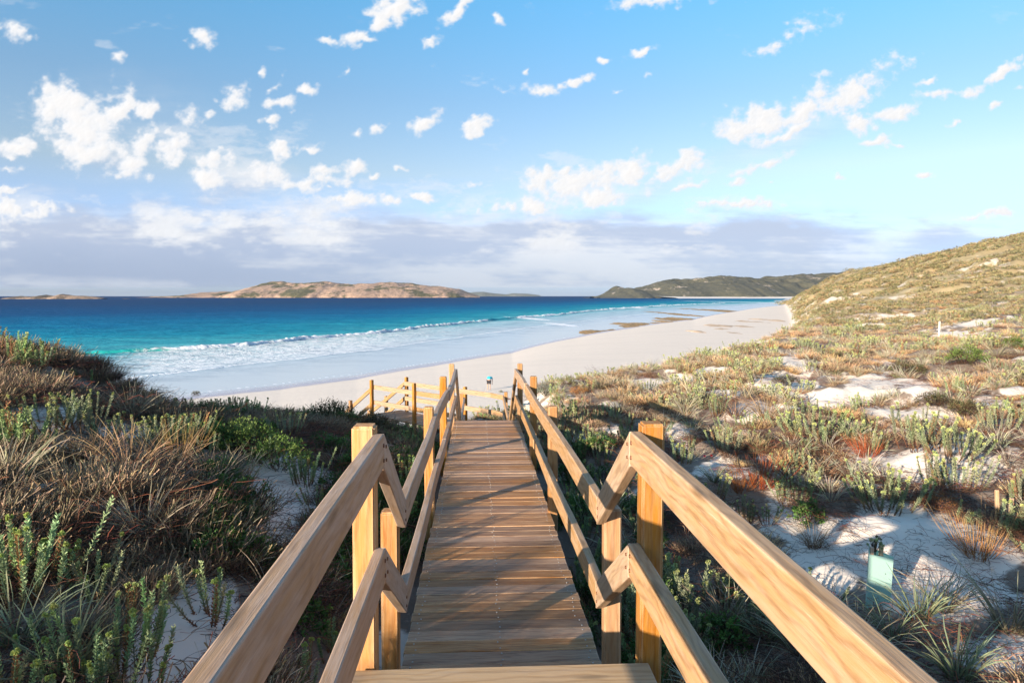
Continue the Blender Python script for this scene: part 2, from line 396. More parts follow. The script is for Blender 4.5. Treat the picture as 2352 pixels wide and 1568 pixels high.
# side bearers
for xx in (DL+.06, DRr-.06):
    beam('bearer', (xx, 3.8, 7.765), (xx, 12.64, 7.63), .05, .19, M_deck, bw, bev=.003)
    beam('bearer', (xx, -1, Z0-.043), (xx, 2.93, Z0-.043), .05, .19, M_deck, bw, bev=.003)
PY = [2.965, 3.79, 6.96, 9.65, 12.68]
def gz(x, y): return float(ground(np.array([x]), np.array([y]))[0])
PM = {}
for sx, X in ((-1, XL), (1, XR)):
    for k, yy in enumerate(PY):
        top = [9.44, 8.86, 8.87, 8.86, 8.74][k]
        if k == 1: top = 8.80
        lab = {(-1,0): 'front left post, pale with a split knot near its top', (1,0): 'front right post at the edge of the upper platform', (-1,1): 'orange post just behind the front left post', (1,1): 'orange post just behind the front right post'}.get((sx, k))
        po = post('post', X, yy, 7.0 if k else 7.1, top, .098, M_post, bw, bev=.009, bid=[.75,.35,.5,.4,.45][k] if sx < 0 else [.25,.3,.2,.1,.2][k], label=lab)
    post('post', X, .4, 7.2, 9.44, .098, M_post, bw)
def rails(hz, nm):
    for sx, X in ((-1, RL), (1, RR)):
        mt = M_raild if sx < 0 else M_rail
        H = .146
        zu = 9.405 if hz > .8 else 8.90; zl = (lambda yy: 8.86-(yy-3.8)*.0245) if hz > .8 else (lambda yy: 8.37-(yy-3.8)*.0255)
        word = ('top' if hz > .8 else 'middle'); side = 'left' if sx < 0 else 'right'
        w = .05
        a = beam(nm, (X, -1.2, zu), (X, 2.95, zu), w, H, mt, bw, bev=.006, bid=.5 if sx < 0 else .62, label='long near %s %s rail of the upper platform' % (side, word))
        # slanting link
        s = beam(nm, (X, 2.953, zu), (X, 3.78, zl(3.78)), w, H+.012, mt, bw, bev=.005, bid=.55, label='short slanting %s %s rail down the steps' % (side, word))
        def bw_fn(t, sx=sx, hz=hz):
            if sx > 0: return (.006*math.sin(t*9), 0)
            k = math.exp(-((t-.62)/.16)**2)
            return (-.045*k, .012*math.sin(t*8))
        if hz > .8:
            b1 = beam(nm, (X, 3.783, zl(3.783)), (X, 9.2 if sx < 0 else 9.9, zl(9.2 if sx < 0 else 9.9)), w, H, mt, bw, nseg=14, bow=(lambda t, sx=sx: (-.03*math.sin(max(0, t-.4)*5.2)*(sx < 0), .008*math.sin(t*7))), bid=.5, label='%s %s rail along the walkway' % (side, word))
            X2 = X+(-.0 if sx < 0 else 0)
            b2 = beam(nm, (X2+(.052 if sx > 0 else .052)*(-1 if sx > 0 else 1)*.2, (9.203 if sx < 0 else 9.903), zl(9.2)), (X, 12.72, zl(12.72)), w, H, mt, bw, nseg=8, bow=(lambda t, sx=sx: (.01*math.sin(t*5), 0)), bid=.42)
        else:
            b1 = beam(nm, (X, 3.783, zl(3.783)), (X, 8.3, zl(8.3)), w, H-.008, mt, bw, nseg=10, bow=(lambda t: (.005*math.sin(t*8), .004*math.sin(t*11))), bid=.5)
            b2 = beam(nm, (X, 8.303, zl(8.303)), (X, 12.72, zl(12.72)), w, H-.008, mt, bw, nseg=8, bow=(lambda t: (.006*math.sin(t*6), 0)), bid=.4)
        f = -sx  # inner side
        pts = [(Vector((X+f*(w/2+.002), yy, zu-.045)), (f,0,0)) for yy in (2.915,)]+[(Vector((X+f*(w/2+.002), 2.915, zu-.11)), (f,0,0)), (Vector((X+f*(w/2+.002), .4, zu-.07)), (f,0,0))]
        for q_ in pts: link('bolt_head', disc_mesh('bolt_head', [q_], M_rust, .010, .006), a)
        pts = [(Vector((X+f*(w/2+.002), 2.99, zu-.065)), (f,0,0)), (Vector((X+f*(w/2+.002), 2.99, zu-.125)), (f,0,0)), (Vector((X+f*(w/2+.002), 3.74, zl(3.74)-.05)), (f,0,0)), (Vector((X+f*(w/2+.002), 3.74, zl(3.74)-.10)), (f,0,0))]
        for q_ in pts: link('bolt_head', disc_mesh('bolt_head', [q_], M_rust, .009, .006), s)
rails(1.0, 'handrail'); rails(.50, 'middle_rail')
# ----- lower stair flight of the same boardwalk (y 12.7 -> 15.7) and its slanting rails
LZ = 6.15
steps = []
n = 9
for k in range(1, n):
    yy = 12.70+(k-1)*.36; zz = 7.66-k*(7.66-LZ)/n
    steps.append(([(DL+.03, yy, zz), (DRr-.03, yy, zz), (DRr-.03, yy+.33, zz), (DL+.03, yy+.33, zz)], .045))
for q_ in steps: deck('step', [q_], M_nose, bw)
for xx in (DL+.01, DRr-.01):
    beam('stair_stringer', (xx, 12.72, 7.56), (xx, 15.65, 6.16), .045, .24, M_nose, bw, bev=.003)
for sx, X in ((-1, RL), (1, RR)):
    for hz, nm in ((.97, 'handrail'), (.5, 'middle_rail')):
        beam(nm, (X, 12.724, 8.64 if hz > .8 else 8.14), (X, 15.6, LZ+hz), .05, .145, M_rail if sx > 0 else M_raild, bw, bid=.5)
adopt(bw)
# ------------------------------------------------------------------ LOWER LANDING + BEACH STAIR
ls = empty('beach_stair', (-1, 20.5, 5.6)); tag(ls, 'lower timber landing and stair with railings turning left down to the beach', 'stair')
bd = []; y = 15.68
while y < 19.2:
    bd.append(([(DL, y, LZ), (DRr, y, LZ), (DRr, y+.138, LZ), (DL, y+.138, LZ)], .04)); y += .143
E = Vector((.34, 20.0)); Cc = Vector((-2.52, 23.0)); dr = (Cc-E).normalized(); nr = Vector((-dr.y, dr.x))   # to the near-left side
# angled walkway boards from E toward C
k = 0
Lw = (Cc-E).length
t_ = -.15
while t_ < Lw+.05:
    a = E+dr*t_+nr*.08; b_ = a+nr*1.2; c_ = b_+dr*.138; d_ = a+dr*.138
    bd.append(([(a.x, a.y, LZ+.006), (d_.x, d_.y, LZ+.006), (c_.x, c_.y, LZ+.006), (b_.x, b_.y, LZ+.006)][::1], .04)); t_ += .143
boards2 = []
for q, th in bd:
    if abs(q[0][2]-(LZ+.006)) < 1e-6: q = [q[0], q[3], q[2], q[1]]
    boards2.append((q, th))
deck('landing_deck', boards2, M_deck, ls)
def pp(v2, z): return (v2.x, v2.y, z)
rt = math.atan2(dr.y, dr.x)
# straight part rails and posts
for sx, X, PX in ((-1, RL, XL), (1, RR, XR)):
    yend = 19.3 if sx < 0 else 19.55
    for hz, nm in ((1.0, 'handrail'), (.5, 'middle_rail')):
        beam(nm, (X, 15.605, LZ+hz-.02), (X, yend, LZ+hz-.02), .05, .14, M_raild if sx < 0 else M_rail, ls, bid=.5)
    post('post', PX, 15.7, 5.3, LZ+1.08, .098, M_post, ls, bid=.3)
    post('post', PX, yend-.1, 5.2, LZ+1.1, .098, M_post, ls, bid=.35)
# far rail
R0 = Vector((.72, 19.6))
for hz, nm in ((1.0, 'handrail'), (.5, 'middle_rail')):
    beam(nm, pp(R0, LZ+hz-.02), pp(E, LZ+hz), .05, .14, M_rail, ls, bid=.35)
    beam(nm, pp(E, LZ+hz+.0), pp(Cc, LZ+hz-.02), .05, .14, M_rail, ls, bid=.42, label='long far rail of the landing' if hz > .8 else None)
N0 = Vector((-.52, 19.28)); Bb = Cc+nr*1.25; Aa = N0+(Bb-N0)*.48
for hz, nm in ((1.0, 'handrail'), (.5, 'middle_rail')):
    beam(nm, pp(N0, LZ+hz-.02), pp(Aa, LZ+hz-.02), .05, .14, M_rail, ls, bid=.38)
    beam(nm, pp(Aa, LZ+hz-.02), pp(Bb, LZ+hz-.02), .05, .14, M_rail, ls, bid=.42)
off2 = nr*(-.07)
for q, tp in ((E+dr*1.2-nr*.08, 1.06), (Cc-nr*.08, 1.12), (Aa+nr*.08, 1.22), (Bb+nr*.08, 1.15)):
    post('post', q.x, q.y, 4.6, LZ+tp, .1, M_post, ls, rot=rt, bid=.4)
# stairs down-left
st = []
for k in range(12):
    t0 = .05+k*.27; zz = LZ-(k+1)*.165
    a = Cc+dr*t0+nr*.08; b_ = a+nr*1.1; c_ = b_+dr*.25; d_ = a+dr*.25
    st.append(([(a.x,a.y,zz),(b_.x,b_.y,zz),(c_.x,c_.y,zz),(d_.x,d_.y,zz)], .045))
for q_ in st: deck('stair_tread', [q_], M_nose, ls)
for base in (Cc, Bb):
    for hz, nm in ((.98, 'handrail'), (.48, 'middle_rail')):
        a = base; b_ = base+dr*1.15; c_ = base+dr*3.3
        beam(nm, pp(a, LZ+hz), pp(b_, LZ+hz-.72), .05, .14, M_rail, ls, bid=.38)
        beam(nm, pp(b_, LZ+hz-.725), pp(c_, LZ+hz-2.0), .05, .14, M_rail, ls, bid=.38)
    for tt in (1.2, 2.2, 3.3):
        q = base+dr*tt+(nr*.08 if base is Bb else -nr*.08)
        post('post', q.x, q.y, 3.0, LZ+1.1-.62*tt, .1, M_post, ls, rot=rt, bid=.3)
    beam('stair_stringer', pp(base+(-nr*.06 if base is Bb else nr*.06), LZ-.05), pp(base+dr*3.3+(-nr*.06 if base is Bb else nr*.06), LZ-2.05), .045, .22, M_nose, ls, bev=.003)
adopt(ls)
# ------------------------------------------------------------------ GROUND
def az_grid():
    f = np.linspace(R(-58), R(48), 760); l = np.linspace(-math.pi, R(-58), 130)[:-1]; r = np.linspace(R(48), math.pi, 130)[1:]
    return np.concatenate([l, f, r])
def polar_sheet(name, azs, Ds, zf, attrs_f):
    A, DD = np.meshgrid(azs, Ds, indexing='ij')
    rr = DD/np.maximum(np.cos(A), .6); X = rr*np.sin(A); Y = rr*np.cos(A)
    Z = zf(X, Y)
    n, m = A.shape; i = np.arange(n*m).reshape(n, m)
    q = np.stack([i[:-1,:-1].ravel(), i[:-1,1:].ravel(), i[1:,1:].ravel(), i[1:,:-1].ravel()], 1)[:, ::-1]
    V = np.stack([X.ravel(), Y.ravel(), Z.ravel()], 1)
    return new_mesh(name, V, [q], attrs_f(X.ravel(), Y.ravel(), Z.ravel()), smooth=True), V
def ground_attr(x, y, z):
    zz, dh, off, D, u = ground(x, y, True)
    sm = sandmask(x, y, z)
    veg = sstep(.3, 1.6, dh)*(1-sm)
    n = fbm(x*.9, y*.9, 51, 4)
    veg = veg*sstep(.30, .5, n+.1)
    pd, pz = path_info(x, y)
    return {'veg': ('FLOAT', veg), 'off': ('FLOAT', off), 'dist': ('FLOAT', D), 'dh': ('FLOAT', dh)}
Ds = np.exp(np.linspace(math.log(.5), math.log(1550), 640))
Ds[0] = .02
gm, _ = polar_sheet('ground', az_grid(), Ds, lambda x, y: ground(x, y), ground_attr)
g_o = link('ground', gm); g_o['kind'] = 'structure'
m, t, b = material('dune_sand'); gm.materials.append(m)
geo = t.add('ShaderNodeNewGeometry'); pos = geo.outputs['Position']
veg = t.add('ShaderNodeAttribute', attribute_name='veg').outputs['Fac']
off = t.add('ShaderNodeAttribute', attribute_name='off').outputs['Fac']
dist = t.add('ShaderNodeAttribute', attribute_name='dist').outputs['Fac']
n1 = t.noise(pos, 1.5, 6, .6); n2 = t.noise(pos, 14, 5, .65); n3 = t.noise(pos, .05, 6, .6); n4 = t.noise(pos, .35, 6, .7)
sand = t.mix(n1, (.66,.57,.485), (.78,.69,.60))
wet = t.math('ADD', t.math('DIVIDE', off, t.math('MULTIPLY_ADD', dist, .16, 1.)), t.math('MULTIPLY_ADD', n4, .3, -.15))
sand = t.mix(t.ramp(wet, [(.0, 1.), (.55, 1.), (.72, 0.)]), sand, (.40,.385,.45))
sand = t.mix(t.ramp(t.noise(t.mapping(pos, rot=(0,0,.75), scale=(.25,1,1)), .22, 5, .7), [(.45, 0.), (.7, .35)]), sand, (.60,.53,.46))
lit = t.mix(n2, (.055,.035,.025), (.20,.13,.085))
litf = t.ramp(t.math('ADD', t.math('MULTIPLY', veg, .6), t.math('MULTIPLY', n2, .65)), [(.62, 0.), (.85, .85)])
base = t.mix(litf, sand, lit)
# hillside heath far away
hz_ = t.mix(t.ramp(n4, [(.35, 0.), (.65, 1.)]), (.24,.20,.105), (.42,.335,.20))
hz_ = t.mix(t.ramp(n3, [(.42, 0.), (.6, .8)]), hz_, (.34,.25,.13))
n5 = t.noise(pos, .09, 8, .72)
slope = t.add('ShaderNodeSeparateXYZ'); t.l.new(geo.outputs['Normal'], slope.inputs[0])
psep = t.add('ShaderNodeSeparateXYZ'); t.l.new(pos, psep.inputs[0])
low = t.ramp(t.math('MULTIPLY', psep.outputs[2], .05), [(.30, 1.), (.9, 0.)])
sp = t.math('ADD', n5, t.math('MULTIPLY', low, .13))
hz_ = t.mix(t.ramp(sp, [(.60, 0.), (.655, .85)]), hz_, (.66,.58,.50))
dhn = t.add('ShaderNodeAttribute', attribute_name='dh').outputs['Fac']
ff = t.math('MULTIPLY', t.ramp(t.math('MULTIPLY', dist, .01), [(.5, 0.), (.85, 1.)]), t.ramp(t.math('MULTIPLY_ADD', n4, .3, dhn), [(.4, 0.), (1., 1.)]))
base = t.mix(ff, base, hz_)
t.l.new(base, b.inputs['Base Color'])
t.l.new(t.ramp(wet, [(.3, .12), (.7, .9)]), b.inputs['Roughness']); b.inputs['Specular IOR Level'].default_value = .3
h = t.math('ADD', t.math('MULTIPLY', t.noise(pos, 9, 4, .6), .5), t.math('MULTIPLY', t.noise(pos, 2.2, 3), 1.2))
nearf = t.ramp(t.math('MULTIPLY', off, .1), [(.2, 0.), (.9, 1.)])
bp = t.add('ShaderNodeBump', ins={'Distance': .05, 'Height': h}); t.l.new(t.math('MULTIPLY', nearf, .55), bp.inputs['Strength']); t.l.new(bp.outputs[0], b.inputs['Normal'])
# ------------------------------------------------------------------ SEA
azs = np.linspace(R(-62), R(50), 820)
Ds = np.concatenate([np.arange(36, 200, .8), np.exp(np.linspace(math.log(200), math.log(1500), 330)), np.exp(np.linspace(math.log(1530), math.log(24000), 60))])
def wave_lines(u): return np.interp(u, SHU, SHD), np.interp(u, W1U, W1D), np.interp(u, W2U, W2D)
def sea_fields(x, y):
    az, D = polar(x, y); u = u_of(az); a, w1, w2 = wave_lines(u)
    wob = (fbm(x*.06, y*.06, 71, 3)-.5)
    s = np.where(D < w1, (D-a)/(w1-a), np.where(D < w2, 1+(D-w1)/(w2-w1), 2+np.log2(D/w2)))
    return az, D, u, a, w1, w2, s, wob
def sea_z(x, y):
    az, D, u, a, w1, w2, s, wob = sea_fields(x, y)
    sc = np.clip(D/150, .6, 5)
    dw = (D-w2-wob*7*sc)/sc
    act = sstep(.35, .6, fbm(u*.006, u*0, 77, 2)+.25*(u < 1200)*(u > 330)+.12)
    front = np.where(dw < 0, np.exp(-(dw/.9)**2), np.exp(-(dw/5.0)**2))
    rough = fbm(x*.9, y*.9, 81, 4)
    crest = front*.60*(.55+.75*fbm(x*.15, y*.15, 83, 2))
    z = crest*(1+(rough-.5)*1.6*sstep(310, 430, u)*(dw < 2.5))*np.clip(act+.25, 0, 1)*sc**.35
    d1 = (D-w1-wob*4*sc)/sc
    f1 = np.where(d1 < 0, np.exp(-(d1/.45)**2), np.exp(-(d1/2.5)**2))
    z = z+f1*.12*(.6+.8*rough)
    z = z+(fbm(x*.08, y*.2, 91, 3)-.5)*.5*sstep(1.9, 2.6, s)
    z = z+sstep(0, 1, s)*.05+(fbm(x*.5, y*.5, 93, 3)-.5)*.10*sstep(.5, 1.1, s)
    return np.where(D > 1500, 0, z)
def sea_attr(x, y, z):
    az, D, u, a, w1, w2, s, wob = sea_fields(x, y)
    sc = np.clip(D/150, .6, 5)
    d1 = (D-w1-wob*4*sc)/sc; dw = (D-w2-wob*7*sc)/sc
    act = sstep(.38, .55, fbm(u*.006, u*0, 77, 2)+.17*(u < 1120)*(u > 330)+.10)
    d0 = (D-a-wob*3)/sc
    # foam: crest spill, shoreward foam field, small bore, swash line
    crest = np.exp(-((dw+.1)/1.5)**2)*act*sstep(330, 420, u)
    field = sstep(0, 1, (s-.98)*9)*sstep(.9, -.3, dw)*.60*sstep(120, 420, u)
    field = np.where(s > 1, field, 0)*(1-.5*sstep(800, 1250, u))
    bore = np.exp(-(d1/.95)**2)*1.1
    sw = np.exp(-((d0-1.2)/.5)**2)*.8
    # scattered caps farther right
    cap = 0
    for uu, vv, ru in ((1466,708,32),(1290,746,45),(1215,732,60),(1318,717,10),(1528,700,10),(1700,694,150)):
        dd = CAMZ*F/(vv-680)
        cap = np.maximum(cap, np.exp(-((u-uu)/ru)**2)*np.exp(-((D-dd*(1-(u-uu)*.0015))/(dd*.028+1.5))**2)*1.25)
    foam = np.maximum.reduce([crest*1.05, field, bore, sw, cap])
    face = np.exp(-((dw+1.2)/1.1)**2)*(1-sstep(380, 470, u))
    return {'s': ('FLOAT', s), 'foam': ('FLOAT', foam), 'face': ('FLOAT', face), 'dist': ('FLOAT', D)}
sm_, _ = polar_sheet('sea', azs, Ds, sea_z, sea_attr)
sea = link('sea', sm_); sea['kind'] = 'structure'
m, t, b = material('sea_water'); sm_.materials.append(m)
pos = t.add('ShaderNodeNewGeometry').outputs['Position']
A = lambda k: t.add('ShaderNodeAttribute', attribute_name=k).outputs['Fac']
s_, fo, fc, dist = A('s'), A('foam'), A('face'), A('dist')
nl = t.noise(t.mapping(pos, rot=(0,0,.2), scale=(.35,1,1)), .035, 5, .6); nm_ = t.noise(t.mapping(pos, rot=(0,0,.15), scale=(.5,1,1)), .22, 5, .65)
s2 = t.math('ADD', s_, t.math('MULTIPLY_ADD', nl, 1.3, -.65))
c = t.ramp(t.math('MULTIPLY', s2, 1/7.), [(0., (.50,.55,.58)), (.13, (.47,.55,.60)), (.25, (.33,.53,.60)), (.29, (.06,.36,.42)), (.35, (.016,.25,.35)), (.43, (.008,.15,.29)), (.53, (.012,.080,.20)), (.68, (.018,.055,.14)), (1., (.012,.042,.12))])
c = t.mix(t.math('MULTIPLY', t.ramp(nm_, [(.45, 0.), (.7, .55)]), t.ramp(s_, [(.25, 0.), (1., 1.)])), c, (.004,.06,.14))
c = t.mix(fc, c, (.02,.42,.36))
fn = t.noise(pos, 1.1, 6, .7); fn2 = t.noise(pos, .35, 5, .7)
fv = t.math('ADD', fo, t.math('MULTIPLY_ADD', fn, 1.3, -.65)); fv = t.math('ADD', fv, t.math('MULTIPLY_ADD', fn2, 1.0, -.5))
fm = t.ramp(fv, [(.42, 0.), (.72, 1.)])
c2 = t.mix(fm, c, (.78,.80,.83))
t.l.new(c2, b.inputs['Base Color'])
t.l.new(t.ramp(t.math('MULTIPLY_ADD', s_, .25, fm), [(.15, .22), (.5, .6)]), b.inputs['Roughness']); b.inputs['IOR'].default_value = 1.33
t.l.new(t.math('MULTIPLY', t.ramp(t.math('MULTIPLY', s_, .25), [(.15, .25), (.4, .02)]), 1.), b.inputs['Specular IOR Level'])
hh = t.math('ADD', t.noise(t.mapping(pos, rot=(0,0,.2), scale=(.6,1,1)), .8, 5, .65), t.math('MULTIPLY', t.noise(t.mapping(pos, scale=(.6,1,1)), .12, 4, .6), 3.))
hh = t.math('ADD', hh, t.math('MULTIPLY', t.math('MULTIPLY', fm, fn), 1.5))
stg = t.ramp(t.math('MULTIPLY', s_, .25), [(.1, .05), (.26, .35), (.5, .9)])
bp = t.add('ShaderNodeBump', ins={'Distance': .35, 'Height': hh}); t.l.new(stg, bp.inputs['Strength']); t.l.new(bp.outputs[0], b.inputs['Normal'])
# ------------------------------------------------------------------ FAR LAND: island, islets, headland, blue hills
def rock_land(name, prof, D, depth, mat, base_noise=1.0, seed=1, nd=50, nx=260, front_run=.5, kind='structure', craggy=.12):
    """heightfield land mass: prof = [(u, v)] skyline; D distance; depth metres front to back"""
    us = np.array([p[0] for p in prof], float); vs = np.array([p[1] for p in prof], float)
    U = np.linspace(us[0], us[-1], nx); H = (HOR+2-np.interp(U, us, vs))/F*D
    k = np.ones(5)/5; H = np.convolve(np.pad(H, 2, mode='edge'), k, 'valid')
    X = (U-U0)/F*D
    T = np.linspace(0, 1, nd)
    XX, TT = np.meshgrid(X, T, indexing='ij'); HH = np.repeat(H[:, None], nd, 1)
    YY = D+(TT-.35)*depth*(.35+.65*np.clip(HH/H.max(), 0, 1))
    n = fbm(XX*5/D*8, YY*5/D*8, seed, 5)-.5
    prof_y = np.sin(np.pi*np.clip(TT, 0, 1))**.75
    Z = HH*prof_y*(1+n*.25)+n*craggy*H.max()*prof_y
    YY = YY+(fbm(XX*4/D*8, YY*0+3, seed+5, 3)-.5)*depth*.08
    Z = np.where((TT == 0) | (TT == 1), -3, Z-1.0)
    i = np.arange(nx*nd).reshape(nx, nd)
    q = np.stack([i[:-1,:-1].ravel(), i[:-1,1:].ravel(), i[1:,1:].ravel(), i[1:,:-1].ravel()], 1)[:, ::-1]
    me = new_mesh(name, np.stack([XX.ravel(), YY.ravel(), Z.ravel()], 1), [q], None, True, [mat])
    o = link(name, me)
    if kind: o['kind'] = kind
    return o
def land_mat(name, heath1, heath2, rock, scale, rock_amt, strat=.0):
    m, t, b = material(name); g = t.add('ShaderNodeNewGeometry'); pos = g.outputs['Position']
    mp = t.mapping(pos, scale=(1, .5, 2.2))
    a = t.noise(mp, scale*1., 8, .65); c = t.noise(mp, scale*6, 6, .7)
    heath = t.mix(t.ramp(c, [(.35, 0.), (.65, 1.)]), heath1, heath2)
    ra = t.mix(t.ramp(c, [(.3, 0.), (.6, 1.)]), tuple(x*.55 for x in rock), rock)
    f = t.ramp(t.math('ADD', a, t.math('MULTIPLY', c, .25)), [(.70-.22*rock_amt, 0.), (.76-.22*rock_amt, 1.)])
    t.l.new(t.mix(f, heath, ra), b.inputs['Base Color']); b.inputs['Roughness'].default_value = .9
    bp = t.add('ShaderNodeBump', ins={'Distance': 3/scale*.02, 'Strength': .8, 'Height': c}); t.l.new(bp.outputs[0], b.inputs['Normal'])
    return m
M_isl = land_mat('island_rock_and_heath', (.07,.07,.035), (.14,.12,.06), (.42,.28,.20), .006, .60)
M_head = land_mat('headland_heath', (.045,.05,.038), (.095,.088,.06), (.36,.30,.25), .012, -.12)
M_islet = land_mat('islet_rock', (.07,.055,.04), (.12,.09,.065), (.30,.21,.15), .03, .4)
M_far = land_mat('haze_toned_far_hills', (.12,.135,.12), (.15,.16,.14), (.22,.22,.2), .004, .1)  # paler grey-green base colour stands in for haze over the hills
rock_land('island', [(370,679),(440,676),(470,670),(530,669),(545,672),(570,661),(610,649),(650,646),(700,648),(735,645),(760,647),(800,651),(860,649),(900,647),(960,652),(1010,656),(1050,662),(1080,671),(1102,678)], 4200, 1400, M_isl, seed=11, nx=420, nd=90, craggy=.10)
rock_land('islet', [(42,680),(60,677),(75,674),(95,676),(120,673),(130,670),(150,674),(172,670),(190,673),(215,674),(240,676),(262,680)], 2300, 120, M_islet, seed=21, nx=200, nd=30, craggy=.35)
rock_land('islet', [(300,681.4),(306,680),(318,680.4),(324,681.5)], 2300, 25, M_islet, seed=22, nx=40, nd=14, craggy=.3)
rock_land('headland', [(1368,680),(1395,676),(1420,665),(1440,655),(1452,658),(1470,662),(1500,658),(1530,648),(1560,642),(1620,636),(1700,632),(1780,633),(1860,630),(1960,626),(2100,615),(2300,600)], 3300, 1900, M_head, seed=31, nx=480, nd=90, craggy=.10)
rock_land('distant_hills', [(1060,679),(1085,672),(1110,671),(1140,675),(1165,677),(1180,674),(1215,675),(1240,679)], 14000, 1500, M_far, seed=41, nx=90, nd=16, craggy=.05)
# far beach strip below the headland: thin pale sand
M_fs = simple('far_sand', (.66,.60,.54), .9, 0, .08, .02)
V = []; Q = []
xs = np.linspace((1540-U0)/F*2800, (2200-U0)/F*2800, 60)
for i_, x in enumerate(xs):
    yb = 2650-(i_/59)**2*700
    V += [(x, yb, -.6), (x, yb+60, 3.2), (x, yb+420, 9)]
V = np.array(V); ii = np.arange(59)*3
Q = np.concatenate([np.stack([ii, ii+3, ii+4, ii+1], 1), np.stack([ii+1, ii+4, ii+5, ii+2], 1)])
o = link('far_beach', new_mesh('far_beach', V, [Q], None, True, [M_fs])); o['kind'] = 'structure'
# ------------------------------------------------------------------ PLANT MESHES
class PB:
    def __init__(s): s.V = []; s.F3 = []; s.F4 = []; s.Col = []; s.n = 0
    def ribbon(s, Pth, W, Col):
        """Pth N,K,3; W N,K or K ; Col N,K,3"""
        N, K, _ = Pth.shape; W = np.broadcast_to(W, (N, K)); Col = np.broadcast_to(Col, (N, K, 3))
        T = np.gradient(Pth, axis=1); up = rng.normal(size=(N, 1, 3))*.6+np.array([0, 0, .4])
        S = np.cross(T, np.broadcast_to(up, T.shape)); S /= np.linalg.norm(S, axis=2, keepdims=True)+1e-9
        a = Pth-S*W[..., None]/2; b = Pth+S*W[..., None]/2
        V = np.stack([a, b], 2).reshape(-1, 3); c = np.repeat(Col.reshape(-1, 3), 2, 0)
        i = (np.arange(N)[:, None]*K+np.arange(K-1)[None])*2+s.n; i = i.ravel()
        s.F4.append(np.stack([i, i+1, i+3, i+2], 1)); s.V.append(V); s.Col.append(c); s.n += len(V)
    def tube(s, Pth, Rr, Col, sides=4):
        N, K, _ = Pth.shape; Rr = np.broadcast_to(Rr, (N, K)); Col = np.broadcast_to(Col, (N, K, 3))
        T = np.gradient(Pth, axis=1); T /= np.linalg.norm(T, axis=2, keepdims=True)+1e-9
        ref = np.array([.31, .95, .02]); A_ = np.cross(T, ref); A_ /= np.linalg.norm(A_, axis=2, keepdims=True)+1e-9; B_ = np.cross(T, A_)
        th = np.arange(sides)*2*math.pi/sides
        V = Pth[:, :, None]+Rr[..., None, None]*(A_[:, :, None]*np.cos(th)[None, None, :, None]+B_[:, :, None]*np.sin(th)[None, None, :, None])
        base = (np.arange(N)[:, None, None]*K+np.arange(K-1)[None, :, None])*sides+s.n
        k = np.arange(sides)[None, None]; k2 = (k+1) % sides
        q = np.stack([base+k, base+k2, base+sides+k2, base+sides+k], -1).reshape(-1, 4)
        s.F4.append(q); s.V.append(V.reshape(-1, 3)); s.Col.append(np.repeat(Col.reshape(-1, 3), sides, 0)); s.n += N*K*sides
    def leaves(s, P0, Dir, L, W, c0, c1):
        """diamond leaves: base P0, direction Dir (unit), N"""
        N = len(P0); L = np.broadcast_to(L, (N,))[:, None]; W = np.broadcast_to(W, (N,))[:, None]
        r = rng.normal(size=(N, 3)); S = np.cross(Dir, r); S /= np.linalg.norm(S, axis=1, keepdims=True)+1e-9
        up = np.cross(S, Dir)*L*.12
        mid = P0+Dir*L*.55+up
        V = np.stack([P0, mid-S*W/2, P0+Dir*L, mid+S*W/2], 1).reshape(-1, 3)
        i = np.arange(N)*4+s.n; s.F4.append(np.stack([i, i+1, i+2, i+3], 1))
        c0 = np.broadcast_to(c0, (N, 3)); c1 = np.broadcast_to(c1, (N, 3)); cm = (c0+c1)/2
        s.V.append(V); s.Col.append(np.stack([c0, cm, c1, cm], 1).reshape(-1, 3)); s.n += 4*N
    def mesh(s, name, mat):
        return new_mesh(name, np.concatenate(s.V), s.F4, {'pcol': ('FLOAT_VECTOR', np.clip(np.concatenate(s.Col), 0, 1))}, False, [mat])
def plant_mat(name, transl=.25, var=.35, sat=1.):
    m, t, b = material(name)
    c = t.add('ShaderNodeAttribute', attribute_name='pcol').outputs['Vector']
    oi = t.add('ShaderNodeObjectInfo').outputs['Random']
    hv = t.add('ShaderNodeHueSaturation', ins={'Saturation': sat}); t.l.new(c, hv.inputs['Color'])
    t.l.new(t.math('MULTIPLY_ADD', oi, .03, .485), hv.inputs['Hue'])
    t.l.new(t.math('MULTIPLY_ADD', t.math('FRACT', t.math('MULTIPLY', oi, 13.7)), var, 1-var/2), hv.inputs['Value'])
    t.l.new(hv.outputs[0], b.inputs['Base Color']); b.inputs['Roughness'].default_value = .65; b.inputs['Specular IOR Level'].default_value = .25
    tr = t.add('ShaderNodeBsdfTranslucent'); t.l.new(hv.outputs[0], tr.inputs['Color'])
    mx = t.add('ShaderNodeMixShader', ins={'Fac': transl}); t.l.new(b.outputs[0], mx.inputs[1]); t.l.new(tr.outputs[0], mx.inputs[2])
    t.l.new(mx.outputs[0], t.n['Material Output'].inputs['Surface'])
    return m
M_pl = plant_mat('foliage'); M_dry = plant_mat('dry_stems', .1, .5)
def unit(v): return v/(np.linalg.norm(v, axis=-1, keepdims=True)+1e-9)
def jit(c, n, a=.25): return np.clip(np.array(c)[None]*(1+rng.normal(size=(n, 1))*a)*(1+rng.normal(size=(n, 3))*.07), 0, 1)
